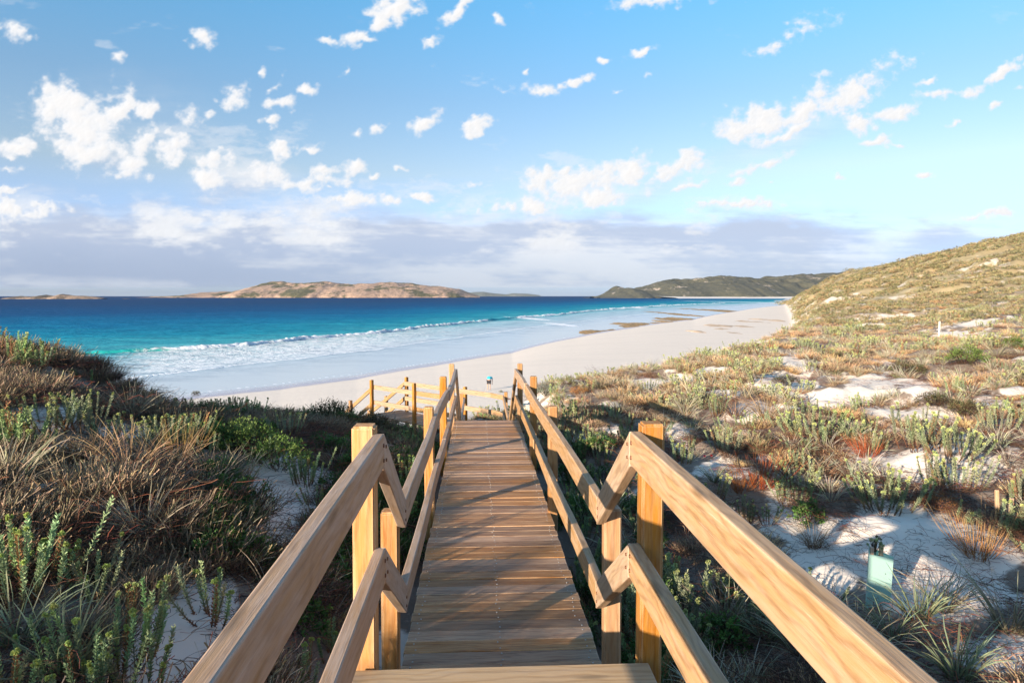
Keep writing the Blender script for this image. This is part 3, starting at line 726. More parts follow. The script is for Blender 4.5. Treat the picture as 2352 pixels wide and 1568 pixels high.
def stems(n, rad, hmin, hmax, lean, K=7):
    a = rng.random(n)*6.283; r = rad*np.sqrt(rng.random(n))
    base = np.stack([np.cos(a)*r, np.sin(a)*r, np.zeros(n)-.03], 1)
    h = rng.uniform(hmin, hmax, n)
    d = np.stack([np.cos(a), np.sin(a)], 1)*(r/rad*lean)[:, None]+rng.normal(size=(n, 2))*lean*.35
    T = np.linspace(0, 1, K)
    bend = T**.7
    Pth = base[:, None]+np.stack([d[:, 0, None]*h[:, None]*bend, d[:, 1, None]*h[:, None]*bend, h[:, None]*(T*(1-.12*T*lean))], 2)
    return Pth, h
def spurge(n=18, rad=.2, hmin=.25, hmax=.5, lean=.35, lod=1., green=(.27,.305,.175), red=.5, flower=.55, fcol=(.46,.50,.20)):
    A_ = PB(); FL = []
    Pth, h = stems(n, rad, hmin, hmax, lean)
    c = np.zeros((n, 7, 3)); g = jit(green, n, .2); bse = jit((.20,.085,.045), n, .25)
    T = np.linspace(0, 1, 7)
    w = np.clip((T-.12)/.35, 0, 1)[None, :, None]
    c = bse[:, None]*(1-w)+g[:, None]*w
    A_.tube(Pth, .005*(1-.3*T)[None], c*.8, 4)
    m_ = int(78*lod)
    tl = np.linspace(.10, 1, m_)
    for i in range(n):
        if rng.random() < .12*red: gi = np.array((.30,.15,.07))*(1+rng.normal()*.15)
        else: gi = g[i]
        p = np.stack([np.interp(tl, T, Pth[i, :, k]) for k in range(3)], 1)
        ax = unit(np.gradient(p, axis=0)); ph = np.arange(m_)*2.4+rng.random()*6
        o1 = unit(np.cross(ax, np.array([.3, .9, .1]))); o2 = np.cross(ax, o1)
        out = o1*np.cos(ph)[:, None]+o2*np.sin(ph)[:, None]
        Dv = unit(out*.72+ax*.85+rng.normal(size=p.shape)*.08)
        L = (.021+.005*np.sin(tl*3))*(1.25/(lod**.5))*np.where(tl < .3, .75, 1)
        wr = np.clip((tl-.1)/.3, 0, 1)[:, None]
        col = np.array((.30,.12,.06))[None]*(1-wr)+gi[None]*wr
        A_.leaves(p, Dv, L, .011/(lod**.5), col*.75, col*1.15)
    fl = rng.random(n) < flower
    for i in np.where(fl)[0]:
        Fh = PB(); FL.append(Fh); tip = Pth[i, -1]; k = rng.integers(3, 6)
        for j in range(k):
            d = unit(rng.normal(size=3)*.6+np.array([0, 0, 1.0])); c0 = tip+d*rng.uniform(.006, .024)
            q = int(14*lod)+4
            Dv = unit(rng.normal(size=(q, 3))+d*.9)
            fc_ = np.array(fcol)*(1+rng.normal()*.12)
            Fh.leaves(np.repeat(c0[None], q, 0), Dv, .017/(lod**.4), .015/(lod**.4), fc_*.8, fc_*1.1)
    return A_, FL
def blades(n=45, rad=.05, Lmin=.25, Lmax=.55, c0=(.13,.10,.06), c1=(.28,.27,.19), wid=.008, droop=.8, K=7, spread=.9):
    B = PB(); a = rng.random(n)*6.283; r = rad*np.sqrt(rng.random(n)); L = rng.uniform(Lmin, Lmax, n)
    base = np.stack([np.cos(a)*r, np.sin(a)*r, np.zeros(n)-.02], 1)
    tilt = np.abs(rng.normal(size=n))*.45*spread+.12; a2 = a+rng.normal(size=n)*.5; dr_ = droop*rng.uniform(.4, 1.3, n)
    T = np.linspace(0, 1, K); pts = [base]; cur = base.copy()
    for k in range(1, K):
        th = tilt+dr_*(T[k]**1.3)
        cur = cur+np.stack([np.sin(th)*np.cos(a2), np.sin(th)*np.sin(a2), np.cos(th)], 1)*(L/(K-1))[:, None]
        cur[:, 2] = np.maximum(cur[:, 2], .005); a2 = a2+rng.normal(size=n)*.08; pts.append(cur.copy())
    Pth = np.stack(pts, 1)
    w = wid*np.array([1, 1.05, 1, .9, .75, .5, .12])[:K]
    ca = jit(c0, n, .25)[:, None]; cb = jit(c1, n, .25)[:, None]; tt = T[None, :, None]
    B.ribbon(Pth, w[None]*rng.uniform(.7, 1.3, (n, 1)), ca*(1-tt)+cb*tt)
    return B
def tangle(n=70, rad=.6, c0=(.075,.04,.03), c1=(.16,.085,.05), h=.12, wid=.0035, B=None, red=.15):
    B = B or PB(); K = 9
    a = rng.random(n)*6.283; r = rad*np.sqrt(rng.random(n)); p = np.stack([np.cos(a)*r, np.sin(a)*r, rng.random(n)*h*.5], 1); di = rng.random(n)*6.283
    pts = [p.copy()]; vz = rng.normal(size=n)*.3
    L = rng.uniform(.25, .75, n)*rad
    for k in range(K-1):
        di = di+rng.normal(size=n)*.45; vz = vz*.6+rng.normal(size=n)*.35
        p = p+np.stack([np.cos(di), np.sin(di), vz], 1)*(L/(K-1))[:, None]*1.2; p[:, 2] = np.clip(p[:, 2], .0, h); pts.append(p.copy())
    Pth = np.stack(pts, 1); col = jit(c0, n, .3); m_ = rng.random(n) < .4; col[m_] = jit(c1, m_.sum(), .3); m_ = rng.random(n) < red; col[m_] = jit((.24,.08,.045), m_.sum(), .2)
    B.tube(Pth, wid*.5*rng.uniform(.6, 1.4, (n, 1)), col[:, None], 3)
    return B
def rush(n=60, rad=.07, h=.55, c0=(.30,.11,.03), c1=(.22,.16,.07), wid=.0045):
    B = PB(); Pth, hh = stems(n, rad, h*.5, h, .55, 5)
    T = np.linspace(0, 1, 5)[None, :, None]
    B.tube(Pth, wid*.5*np.array([1, 1, .9, .7, .3])[None], jit(c0, n, .25)[:, None]*(1-T)+jit(c1, n, .3)[:, None]*T, 3)
    return B
def leafbush(n=900, rad=.3, h=.32, c=(.06,.12,.03), L=.03, W=.014, twigs=40, tw=(.10,.06,.04), B=None, flat=.0, lum=.3):
    B = B or PB(); k = max(8, twigs)
    Pth, hh = stems(k, rad*.25, h*.6, h, 1.4*rad/h*.5, 5); B.tube(Pth, .003, jit(tw, k)[:, None], 3)
    # clusters of leaves on the twig ends
    nc = max(10, n//14); a = rng.random(nc)*6.283; rr = rad*np.sqrt(rng.random(nc)); z = h*np.sqrt(np.clip(1-(rr/rad)**2, 0, 1))*rng.uniform(.45, 1.08, nc)
    cc = np.stack([np.cos(a)*rr, np.sin(a)*rr, z], 1)
    q = rng.integers(0, nc, n); P0 = cc[q]+rng.normal(size=(n, 3))*rad*.07; P0[:, 2] = np.maximum(P0[:, 2], .01)
    Dv = unit(rng.normal(size=(n, 3))*.7+unit(P0-np.array([0, 0, -h*.2]))*.8)
    cl = jit(c, nc, lum)[q]
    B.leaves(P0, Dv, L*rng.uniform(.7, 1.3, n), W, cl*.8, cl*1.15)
    return B
def drybush(n=260, rad=.4, h=.35, c0=(.13,.085,.055), c1=(.24,.17,.11)):
    B = PB(); Pth, hh = stems(n, rad*.6, h*.4, h, .9, 6); Pth = Pth+np.cumsum(rng.normal(size=Pth.shape)*.010, 1); Pth[..., 2] = np.maximum(Pth[..., 2], -.02)
    T = np.linspace(0, 1, 6)[None, :, None]
    B.ribbon(Pth, .0055, jit(c0, n, .3)[:, None]*(1-T)+jit(c1, n, .3)[:, None]*T)
    tangle(n//4, rad*1.1, h=h*.5, B=B)
    return B
def clump_mesh(fnn, name, mat=M_pl): return fnn.mesh(name, mat)
SRC = {}
def add_src(key, builder, nvar, mat=M_pl):
    SRC[key] = [builder().mesh(key, mat) for _ in range(nvar)]
def spurge_join(**k):
    a, fl = spurge(**k)
    for f in fl: a.F4 += [q+a.n for q in f.F4]; a.V += f.V; a.Col += f.Col; a.n += f.n
    return a
add_src('spurge_tuft', lambda: spurge_join(n=int(rng.integers(4, 9)), rad=.12, hmin=.15, hmax=.38, lod=.8), 4)
add_src('spurge_shade', lambda: spurge_join(n=int(rng.integers(5, 10)), rad=.14, hmin=.2, hmax=.42, lod=.7, green=(.24,.33,.13), red=1.2, flower=.3), 3)
add_src('spurge_far', lambda: spurge_join(n=12, rad=.22, hmin=.2, hmax=.4, lod=.3, green=(.33,.33,.19)), 3)
add_src('grass_silver', lambda: blades(34, .05, .2, .48, (.24,.19,.12), (.56,.53,.40)), 4)
add_src('grass_tan', lambda: blades(28, .06, .18, .42, (.22,.12,.06), (.46,.32,.18), .006), 4, M_dry)
add_src('grass_silver_dim', lambda: blades(26, .05, .2, .48, (.17,.13,.09), (.34,.31,.22)), 3)
add_src('grass_brown', lambda: blades(34, .07, .15, .38, (.13,.09,.05), (.32,.235,.14), .005), 3)
add_src('grass_green', lambda: blades(28, .05, .18, .42, (.16,.15,.07), (.28,.33,.16)), 3)
add_src('tangle', lambda: tangle(110, .6), 4, M_dry)
add_src('tangle_thin', lambda: tangle(26, .6, red=.5, h=.05), 3, M_dry)
add_src('tangle_mid', lambda: tangle(60, .5, (.10,.06,.045), (.22,.13,.08), red=.25, h=.08), 2, M_dry)
add_src('drybush', lambda: drybush(260, .32, .22, (.20,.13,.085), (.40,.29,.18)), 3, M_dry)
add_src('drybush_dark', lambda: drybush(330, .38, .26, (.095,.068,.045), (.22,.165,.105)), 3, M_dry)
add_src('drybush_rust', lambda: drybush(230, .28, .22, (.34,.18,.08), (.50,.34,.18)), 3, M_dry)
add_src('rush', lambda: rush(45), 3, M_dry)
add_src('leaf_green', lambda: leafbush(700, .25, .25), 3)
add_src('leaf_olive', lambda: leafbush(600, .28, .25, (.24,.23,.10)), 3)
add_src('heath', lambda: leafbush(260, .7, .36, (.30,.26,.14), .11, .04, 6, lum=.3), 4)
add_src('heath_brown', lambda: leafbush(260, .8, .34, (.36,.27,.14), .11, .04, 6, lum=.3), 3)
add_src('heath_green', lambda: leafbush(260, .8, .42, (.20,.20,.10), .11, .045, 6, lum=.3), 2)
# ------------------------------------------------------------------ geometry-node scatter ("stuff")
hid = {}
def src_collection(keys):
    nm = 'sources_'+'_'.join(keys)
    col = bpy.data.collections.new(nm); k = 0
    for key in keys:
        for me in SRC[key]:
            o = bpy.data.objects.new('%02d_%s' % (k, key), me); col.objects.link(o); k += 1
    return col, k
def scatter(name, keys, P_, scl, rotz, idx, label, cat, nrm_tilt=None):
    col, nk = src_collection(keys)
    n = len(P_); me = bpy.data.meshes.new(name); me.vertices.add(n); me.vertices.foreach_set('co', np.asarray(P_, np.float32).ravel())
    a = me.attributes.new('scl', 'FLOAT', 'POINT'); a.data.foreach_set('value', np.asarray(scl, np.float32))
    rot = np.zeros((n, 3), np.float32); rot[:, 2] = rotz; rot[:, :2] = rng.normal(size=(n, 2))*.12
    a = me.attributes.new('rotv', 'FLOAT_VECTOR', 'POINT'); a.data.foreach_set('vector', rot.ravel())
    a = me.attributes.new('idx', 'INT', 'POINT'); a.data.foreach_set('value', (np.asarray(idx) % nk).astype(np.int32))
    o = link(name, me)
    ng = bpy.data.node_groups.new(name+'_nodes', 'GeometryNodeTree')
    ng.interface.new_socket('Geometry', in_out='INPUT', socket_type='NodeSocketGeometry'); ng.interface.new_socket('Geometry', in_out='OUTPUT', socket_type='NodeSocketGeometry')
    N = ng.nodes; gi = N.new('NodeGroupInput'); go = N.new('NodeGroupOutput')
    ci = N.new('GeometryNodeCollectionInfo'); ci.inputs['Collection'].default_value = col; ci.inputs['Separate Children'].default_value = True; ci.inputs['Reset Children'].default_value = True
    m2p = N.new('GeometryNodeMeshToPoints'); iop = N.new('GeometryNodeInstanceOnPoints'); iop.inputs['Pick Instance'].default_value = True
    def na(nmx, ty):
        q = N.new('GeometryNodeInputNamedAttribute'); q.data_type = ty; q.inputs['Name'].default_value = nmx; return q.outputs['Attribute']
    e2r = N.new('FunctionNodeEulerToRotation')
    L = ng.links
    L.new(gi.outputs[0], m2p.inputs['Mesh']); L.new(m2p.outputs[0], iop.inputs['Points']); L.new(ci.outputs[0], iop.inputs['Instance'])
    L.new(na('idx', 'INT'), iop.inputs['Instance Index']); L.new(na('rotv', 'FLOAT_VECTOR'), e2r.inputs[0]); L.new(e2r.outputs[0], iop.inputs['Rotation']); L.new(na('scl', 'FLOAT'), iop.inputs['Scale'])
    L.new(iop.outputs[0], go.inputs[0])
    md = o.modifiers.new('scatter', 'NODES'); md.node_group = ng
    tag(o, label, cat, kind='stuff'); return o
def cands(n, dmin, dmax, amin=-57, amax=47, power=1.0):
    """random points, density ~ 1/D^power per area"""
    az = rng.uniform(R(amin), R(amax), n)
    r = rng.random(n)
    e = 2-power
    D = np.exp(np.log(dmin)+r*(np.log(dmax)-np.log(dmin))) if abs(e) < 1e-6 else (dmin**e+r*(dmax**e-dmin**e))**(1/e)
    rr = D/np.maximum(np.cos(az), .6); x = rr*np.sin(az); y = rr*np.cos(az)
    z, dh, off, D_, u = ground(x, y, True)
    sm = sandmask(x, y, z); sm = np.maximum(sm, np.where(D_ < 10, .95*sandmask(x, y, z+.16), 0)); pd, pz = path_info(x, y)
    return dict(x=x, y=y, z=z, dh=dh, off=off, D=D_, u=u, sm=sm, pd=pd)
def place(name, keys, c, mask, smin, smax, label, cat, dense=None):
    for kx, ky, kr in KEY:
        rr = math.hypot(kx, ky); qx, qy = kx*(1-.13/rr), ky*(1-.13/rr)
        mask = mask & (np.hypot(c['x']-qx, c['y']-qy) > min(kr, .5))
    i = np.where(mask)[0]
    P_ = np.stack([c['x'][i], c['y'][i], c['z'][i]-.01], 1)
    s = rng.uniform(smin, smax, len(i))
    if dense is not None: s = s*dense[i]
    return scatter(name, keys, P_, s, rng.random(len(i))*6.283, rng.integers(0, 997, len(i)), label, cat)
# ------------------------------------------------------------------ INDIVIDUAL PLANTS
KEY = []
def hit(u, v, dmax=400):
    rx, ry, rz = ray(u, v); tt = np.exp(np.linspace(math.log(1.8), math.log(dmax), 1400))
    x, y, z = rx*tt, ry*tt, CAMZ+rz*tt; g = ground(x, y); k = np.where(z <= g)[0]
    if not len(k): k = [int(np.argmin(np.abs(z-g)))]
    i = k[0]; return Vector((x[i], y[i], g[i]))
SPV = []
def mk_spurge(nm, **kw):
    a, fl = spurge(**kw)
    return (a.mesh('leafy_stems', M_pl), [f.mesh('flower_head', M_pl) for f in fl])
SPV = [mk_spurge('s', n=22, rad=.20, hmin=.28, hmax=.52, lean=.4), mk_spurge('s', n=14, rad=.16, hmin=.25, hmax=.48, lean=.3),
       mk_spurge('s', n=34, rad=.30, hmin=.25, hmax=.5, lean=.55, flower=.9), mk_spurge('s', n=8, rad=.10, hmin=.25, hmax=.42, lean=.5)]
SPG = [mk_spurge('s', n=24, rad=.20, hmin=.3, hmax=.55, lean=.35, green=(.32,.41,.21), fcol=(.38,.47,.14)), mk_spurge('s', n=9, rad=.12, hmin=.25, hmax=.45, lean=.45, green=(.31,.40,.20), fcol=(.38,.47,.14)),
       mk_spurge('s', n=15, rad=.18, hmin=.25, hmax=.5, lean=.3, green=(.29,.39,.18), flower=.5)]
def put_spurge(u, v, var, s, label, group, green=False):
    s = s*(.92 if u < 1101 and v > 1200 else .86)
    p = hit(u, v); KEY.append((p.x, p.y, .34*s)); r = empty('spurge_clump', p); tag(r, label, 'plant', group)
    a, f = (SPG if green else SPV)[var]
    link('leafy_stems', a, r)
    for me in f: link('flower_head', me, r)
    r.rotation_euler[2] = random.random()*6.28; r.scale = (s,)*3
    return r
GL = 'spurge clumps on the left dune'; GR = 'spurge clumps on the right dune'
for a in [
 (40,1370,0,1.15,'tall green spurge clump at the left edge of the photo, leaning right'),
 (95,1330,1,1.0,'green spurge shoots behind the tall clump at the left edge'),
 (165,1325,1,.7,'two slim green spurge shoots right of the tall clump at the left edge'),
 (205,1385,1,.9,'pale spurge shoots with reddish bases between the left edge clump and bare sand'),
 (280,1515,2,1.0,'spurge clump with brown drooping bases in the lower left beside bare sand'),
 (490,1425,1,1.05,'forked green spurge beside the middle of the near left handrail'),
 (220,1600,0,.9,'green spurge shoots cut by the bottom edge in the lower left'),
 (320,1610,1,.9,'spurge shoots at the bottom edge beside the left bare sand'),
 (25,1600,1,.9,'spurge shoots in the bottom left corner of the photo'),
 (755,1510,1,.8,'green spurge between the near left handrail and the front left post'),
 (690,1600,1,.8,'spurge under the near left handrail at the bottom edge'),
 (720,1165,1,.7,'small spurge at the top right rim of the left sand patch'),
 (700,1110,0,.9,'green spurge patch with red bases above the left sand patch'),
 (610,1070,1,1.0,'twin tall green spurge shoots left of the red based patch'),
 (930,1115,0,1.0,'bushy yellow green spurge just behind the slanting left rail')]:
    put_spurge(*a[:4], a[4], GL, green=True)
for a in [
 (110,985,2,1.0,'green spurge row on the left dune below its dark crest'),
 (190,990,0,1.0,'spurge clump right of the row below the dark crest on the left'),
 (250,1015,3,1.2,'pale tall spurge shoot lit by sun on the left dune'),
 (350,1040,0,.95,'sunlit spurge clump with orange lower leaves on the left dune'),
 (420,1020,2,.9,'brightest sunlit spurge clump with pale yellow heads on the left dune'),
 (480,1050,3,1.0,'single pale sunlit spurge right of the brightest clump')]:
    put_spurge(*a[:4], a[4], GL)
for a in [
 (580,960,2,1.15,'broad green spurge bush on the left skyline against the beach'),
 (655,1005,0,.9,'green spurge right below the broad skyline bush'),
 (520,965,0,.9,'spurge at the left shoulder of the broad skyline bush'),
 (310,885,0,.9,'dark spurge stems rising on the left dune crest against the surf'),
 (25,830,2,1.1,'spurge on the crest at the left edge against turquoise water'),
 (85,850,1,1.0,'spurge shoots on the crest next to the left edge clump')]:
    put_spurge(*a[:4], a[4], GL, green=a[2] != 0)
for a in [
 (1825,1155,2,.85,'wide spurge clump with red bases left of the large flowering clump'),
 (2040,1170,2,1.2,'large flowering spurge clump above the tree guard'),
 (2210,1130,0,1.2,'tall pale spurge stand right of the large flowering clump'),
 (2150,1120,1,1.1,'spurge stems between the large flowering clump and the tall stand'),
 (1720,1200,1,.8,'thin spurge shoots with red bases beside the long right handrail'),
 (1765,1205,3,.8,'short spurge shoots beside the leafy green shrub on the right'),
 (2340,1160,1,1.0,'spurge at the right edge level with the leaning stakes'),
 (1870,1010,2,1.5,'big round pale green spurge in the middle of the right dune'),
 (2100,1030,0,1.5,'spurge stand right of the big round one'),
 (2190,1045,2,1.2,'silvery spurge stand near the right edge above the flowering clump'),
 (2290,1000,0,1.2,'spurge near the right edge behind the silvery stand'),
 (1645,955,1,1.2,'spurge shoots standing alone above the front right post'),
 (1670,1045,0,1.0,'spurge beside the bare sand right of the front right post'),
 (1385,1070,1,1.0,'spurge shoots by the top of the slanting right rail'),
 (1570,1065,1,.9,'spurge shoots close behind the front right post'),
 (1960,760,2,1.6,'spurge on the crest below the heath hill'),
 (1490,905,0,1.0,'spurge on the right dune crest overlooking the beach'),
 (1840,800,2,1.3,'spurge on the crest where the dune meets the hill foot')]:
    put_spurge(*a[:4], a[4], GR)
for a in [(1345,1240,0,.85,'green spurge against the right edge of the walkway'), (1370,1330,2,.85,'green spurge behind the lower right rail'), (1320,1150,0,.8,'green spurge right of the third right post')]:
    put_spurge(*a[:4], a[4], GR, green=True)
def put(key, name, u, v, s, label, cat, group=None, var=None, mesh=None):
    p = hit(u, v); KEY.append((p.x, p.y, .26*s)); me = mesh or SRC[key][random.randrange(len(SRC[key])) if var is None else var]
    o = link(name, me, None, p); o.scale = (s,)*3; o.rotation_euler[2] = random.random()*6.28
    return tag(o, label, cat, group)
RU = rush(90, .10, .6, (.32,.13,.035), (.26,.19,.09)).mesh('rush_clump', M_dry)
RR_ = rush(80, .09, .5, (.30,.075,.02), (.34,.12,.03)).mesh('rush_clump', M_dry)
for u, v, s, l, mm in [(2250,1280,.95,'brown spiky rush clump right of the tree guard',RU),(1745,1120,1.2,'fiery orange rush clump behind the long right handrail',RR_),(410,1060,1.0,'orange stemmed rush among grass on the left dune',RU),(1990,1050,.9,'orange rush between the pale spurges on the right dune',RR_),(1700,1130,.8,'low red rush left of the fiery orange clump',RR_)]:
    put(None, 'rush_clump', u, v, s, l, 'rush', 'rush clumps', mesh=mm)
GRS = 'large grass tussocks'
BT = [blades(100, .10, .35, .72, (.15,.085,.045), (.36,.25,.14), .0065).mesh('grass_tussock', M_dry), blades(90, .08, .30, .62, (.17,.14,.09), (.38,.34,.24), .008).mesh('grass_tussock', M_pl), blades(60, .07, .3, .6, (.12,.13,.07), (.26,.30,.18), .010).mesh('grass_tussock', M_pl)]
for u, v, s, k, l in [(300,1100,1.1,0,'large tan grass tussock in the middle of the left dune'),(225,1080,.9,0,'tan tussock left of the large one on the left dune'),(390,1110,1.0,0,'tan tussock between the large one and the left sand patch'),
  (330,1240,.9,1,'grey arching tussock below the large tan one'),(400,1250,.8,1,'grey arching tussock left of the left sand patch'),(495,1120,.9,1,'pale arching tussock just above the left sand patch'),(560,1110,.8,1,'silvery tussock at the upper rim of the left sand patch'),
  (20,1120,1.0,1,'pale tussock at the left edge'),(150,1560,.9,2,'green bladed tussock in the lower left corner'),(40,1480,.8,2,'thin green tussock at the left edge near the bottom'),(300,960,1.0,1,'silver tussock lit by sun near the left skyline'),
  (1665,1440,.8,1,'grey green arching tussock under the long right handrail'),(2045,1470,.6,2,'low green tussock in front of the tree guard'),(2110,1425,.85,2,'bladed tussock right of the tree guard'),(2165,1400,.8,1,'tussock with one bright white blade right of the tree guard'),
  (2320,1450,.9,1,'silvery tussock at the right edge near the bottom'),(1840,1500,.8,1,'grey tussock behind the long right handrail near the bottom'),(1760,1480,.7,2,'dark green tussock below the bare sand on the right'),(1960,1530,.8,1,'grey tussock at the bottom right'),(2200,1560,.8,2,'green tussock on sand in the bottom right corner'),
  (1870,1260,.55,0,'dry brown tussock on bare sand left of the tree guard'),(1640,1110,.6,2,'dark green tuft on sand behind the front right post'),(1420,950,1.0,1,'silver tussock on the right dune near the walkway end'),(1570,950,1.1,1,'silver tussock above the front right post'),
  (1760,965,1.3,0,'broad orange straw tussock in the middle of the right dune'),(1690,960,1.1,0,'straw tussock left of the broad orange one'),(2310,880,1.3,1,'silver tussock at the right edge of the dune'),(2130,830,1.3,1,'silver tussock below the white marker post'),(2190,815,1.2,1,'silver tussock right below the white marker post'),(2290,820,1.4,1,'silver tussock near the bright green shrub'),(1380,895,1.0,1,'pale tussock beside the grey bush')]:
    put(None, 'grass_tussock', u, v, s, l, 'grass', GRS, mesh=BT[k])
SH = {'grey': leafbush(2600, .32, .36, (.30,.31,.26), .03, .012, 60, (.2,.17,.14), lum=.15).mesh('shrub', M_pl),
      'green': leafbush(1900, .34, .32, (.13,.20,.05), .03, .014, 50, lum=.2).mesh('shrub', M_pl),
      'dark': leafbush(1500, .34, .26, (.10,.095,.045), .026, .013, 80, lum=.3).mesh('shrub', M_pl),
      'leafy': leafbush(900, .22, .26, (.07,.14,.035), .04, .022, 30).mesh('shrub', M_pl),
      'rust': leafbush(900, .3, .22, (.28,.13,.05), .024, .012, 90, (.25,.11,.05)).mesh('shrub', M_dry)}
for k, u, v, s, l in [('grey',1256,908,1.05,'round silver grey shrub beside the end of the right handrail'),('green',2220,835,1.7,'bright green shrub near the right edge of the dune'),('green',2330,800,1.4,'green shrub at the right edge below the hill'),
  ('dark',2085,860,1.6,'dark brown green shrub in front of the white marker post'),('dark',1940,830,1.5,'low dark green shrub left of the dark brown one'),('dark',1805,885,1.1,'small dark shrub on pale sand in the right dune'),('dark',2146,930,1.0,'small round shrub on sand right of the big pale spurge'),
  ('dark',2225,955,1.1,'rusty green shrub near the right edge of the dune'),('leafy',1855,1200,.9,'dark leafy green shrub beside bare sand on the right'),('leafy',1655,1490,.9,'leafy green shrub in shade under the long right handrail'),('leafy',760,1330,.9,'leafy green plant beside the front left post'),('leafy',680,1450,.9,'leafy plant in shade under the near left handrail'),
  ('rust',1165,918,.8,'orange brown bush behind the far rail of the landing'),('rust',1330,905,1.0,'rusty bush right of the round grey shrub'),('rust',2150,1170,.8,'rusty shrub beneath the tall pale spurge stand'),('green',560,1040,1.2,'bright green creeper patch on the left dune'),('green',640,1075,1.1,'green creeper patch above the left sand patch'),
  ('dark',450,905,1.3,'dark shrub on the left dune crest'),('dark',760,960,1.4,'dark grey green shrub on the crest left of the walkway'),('dark',850,985,1.3,'dark shrub behind the front left post'),('leafy',400,930,1.1,'dark leafy shrub just left of the broad skyline bush'),('grey',1150,902,.6,'small grey shrub on sand behind the landing')]:
    put(None, 'shrub', u, v, s, l, 'shrub', 'low shrubs on the dunes', mesh=SH[k])
# red dune flowers (pigface)
fb = PB(); Dv = unit(rng.normal(size=(40, 3))+np.array([0, 0, .8])); fb.leaves(np.zeros((40, 3))+np.array([0, 0, .05]), Dv, .03, .008, (.6,.02,.06), (.7,.03,.10))
tangle(6, .06, (.1,.12,.05), (.1,.12,.05), .03, B=fb); FM = fb.mesh('flower', M_pl)
for u, v, l in [(1634,1052,'red flower on sand left of the pair behind the front right post'),(1618,1056,'red flower nearest the front right post'),(1725,1060,'red flower beside the fiery orange rush'),(2260,968,'lone red flower near the right edge of the dune'),(1760,1062,'small red flower among green leaves on the right dune')]:
    put(None, 'flower', u, v, .8, l, 'flower', 'small red flowers', mesh=FM)
_g = hit(2018, 1392)
for q_ in (-.1, .15, .4, .65, .9): KEY.append((_g.x*(1-q_/_g.length), _g.y*(1-q_/_g.length), .34))
left = lambda c: c['u'] < 1101
ok = lambda c: (c['dh'] > .35) & (c['pd'] > .12)
def nz(c, f, seed): return fbm(c['x']*f, c['y']*f, seed, 3)
# tangled litter close by
c = cands(4200, 2.2, 26, power=1.6)
place('dry_litter', ['tangle'], c, ok(c) & (c['pd'] > .7) & (c['sm'] < .35) & (nz(c, .8, 101) > .42), .5, 1.1, 'dark fallen stems and litter tangled over the dune sand', 'litter')
c = cands(4200, 2.4, 30, power=1.25)
place('creeping_runners', ['tangle_thin', 'tangle_thin', 'tangle_thin', 'tangle_mid'], c, ok(c) & (c['pd'] > .6) & (nz(c, .9, 103) > .42) & ((c['u'] > 1101) | (c['sm'] > .3)), .5, 1.1, 'thin reddish runners creeping over bare sand', 'runners')
# left slope
c = cands(4200, 2.3, 20, amin=-57, amax=1, power=1.35)
place('dry_scrub', ['drybush_dark', 'drybush'], c, ok(c) & left(c) & (c['sm'] < .12) & (nz(c, .7, 105) > .45) & (c['pd'] > .4), .5, 1.15, 'dark brown dry scrub covering the shaded left dune', 'scrub')
c = cands(2600, 2.3, 20, amin=-57, amax=1, power=1.3)
place('dune_grass', ['grass_brown', 'grass_silver_dim', 'grass_tan'], c, ok(c) & left(c) & (c['sm'] < .25) & (nz(c, .8, 107) > .52) & (c['pd'] > .3), .6, 1.1, 'arching grey and tan dune grass over the left dune', 'grass')
c = cands(1600, 3, 20, amin=-57, amax=1, power=1.2)
place('spurge_cover', ['spurge_shade'], c, ok(c) & left(c) & (c['sm'] < .2) & (nz(c, .6, 109) > .60) & (c['pd'] > .1), .7, 1.2, 'green upright spurge shoots scattered through the left dune', 'ground cover')
c = cands(900, 5, 16, amin=-24, amax=0, power=1.2)
place('green_creeper', ['leaf_green'], c, ok(c) & (c['u'] > 470) & (c['u'] < 1000) & (c['sm'] < .3) & (nz(c, .8, 111) > .50), .6, 1.2, 'low bright green creeper among the scrub left of the walkway', 'ground cover')
# right dune
right = lambda c: c['u'] >= 1101
c = cands(6500, 2.3, 60, amin=0, amax=47, power=1.35)
place('dry_scrub', ['drybush', 'drybush_rust', 'drybush'], c, ok(c) & right(c) & (c['sm'] < .4) & (nz(c, .7, 121) > .50), .35, .9, 'rust and straw coloured dry scrub on the right dune', 'scrub')
c = cands(5200, 2.3, 60, amin=0, amax=47, power=1.3)
place('dune_grass', ['grass_silver', 'grass_tan', 'grass_silver', 'grass_green'], c, ok(c) & right(c) & (c['sm'] < .35) & (nz(c, .8, 123) > .52), .5, 1.1, 'silvery and straw dune grass on the right dune', 'grass')
c = cands(2600, 4, 30, amin=0, amax=47, power=1.3)
place('spurge_cover', ['spurge_tuft'], c, ok(c) & right(c) & (c['sm'] < .35) & (nz(c, .55, 125) > .62), .6, 1.1, 'pale green spurge shoots spread over the right dune', 'ground cover')
c = cands(4200, 16, 75, amin=0, amax=47, power=1.2)
place('crest_scrub', ['spurge_far', 'drybush_rust', 'grass_silver', 'drybush'], c, ok(c) & right(c) & (c['sm'] < .3) & (nz(c, .35, 127) > .50), .8, 1.5, 'olive and rusty plants covering the crest of the right dune', 'scrub')
c = cands(700, 3, 12, amin=0, amax=30, power=1.2)
place('green_creeper', ['leaf_green', 'spurge_shade'], c, ok(c) & right(c) & (c['u'] < 1520) & (c['sm'] < .4) & (c['pd'] < 1.3), .6, 1.1, 'green plants crowding the right edge of the walkway', 'ground cover')
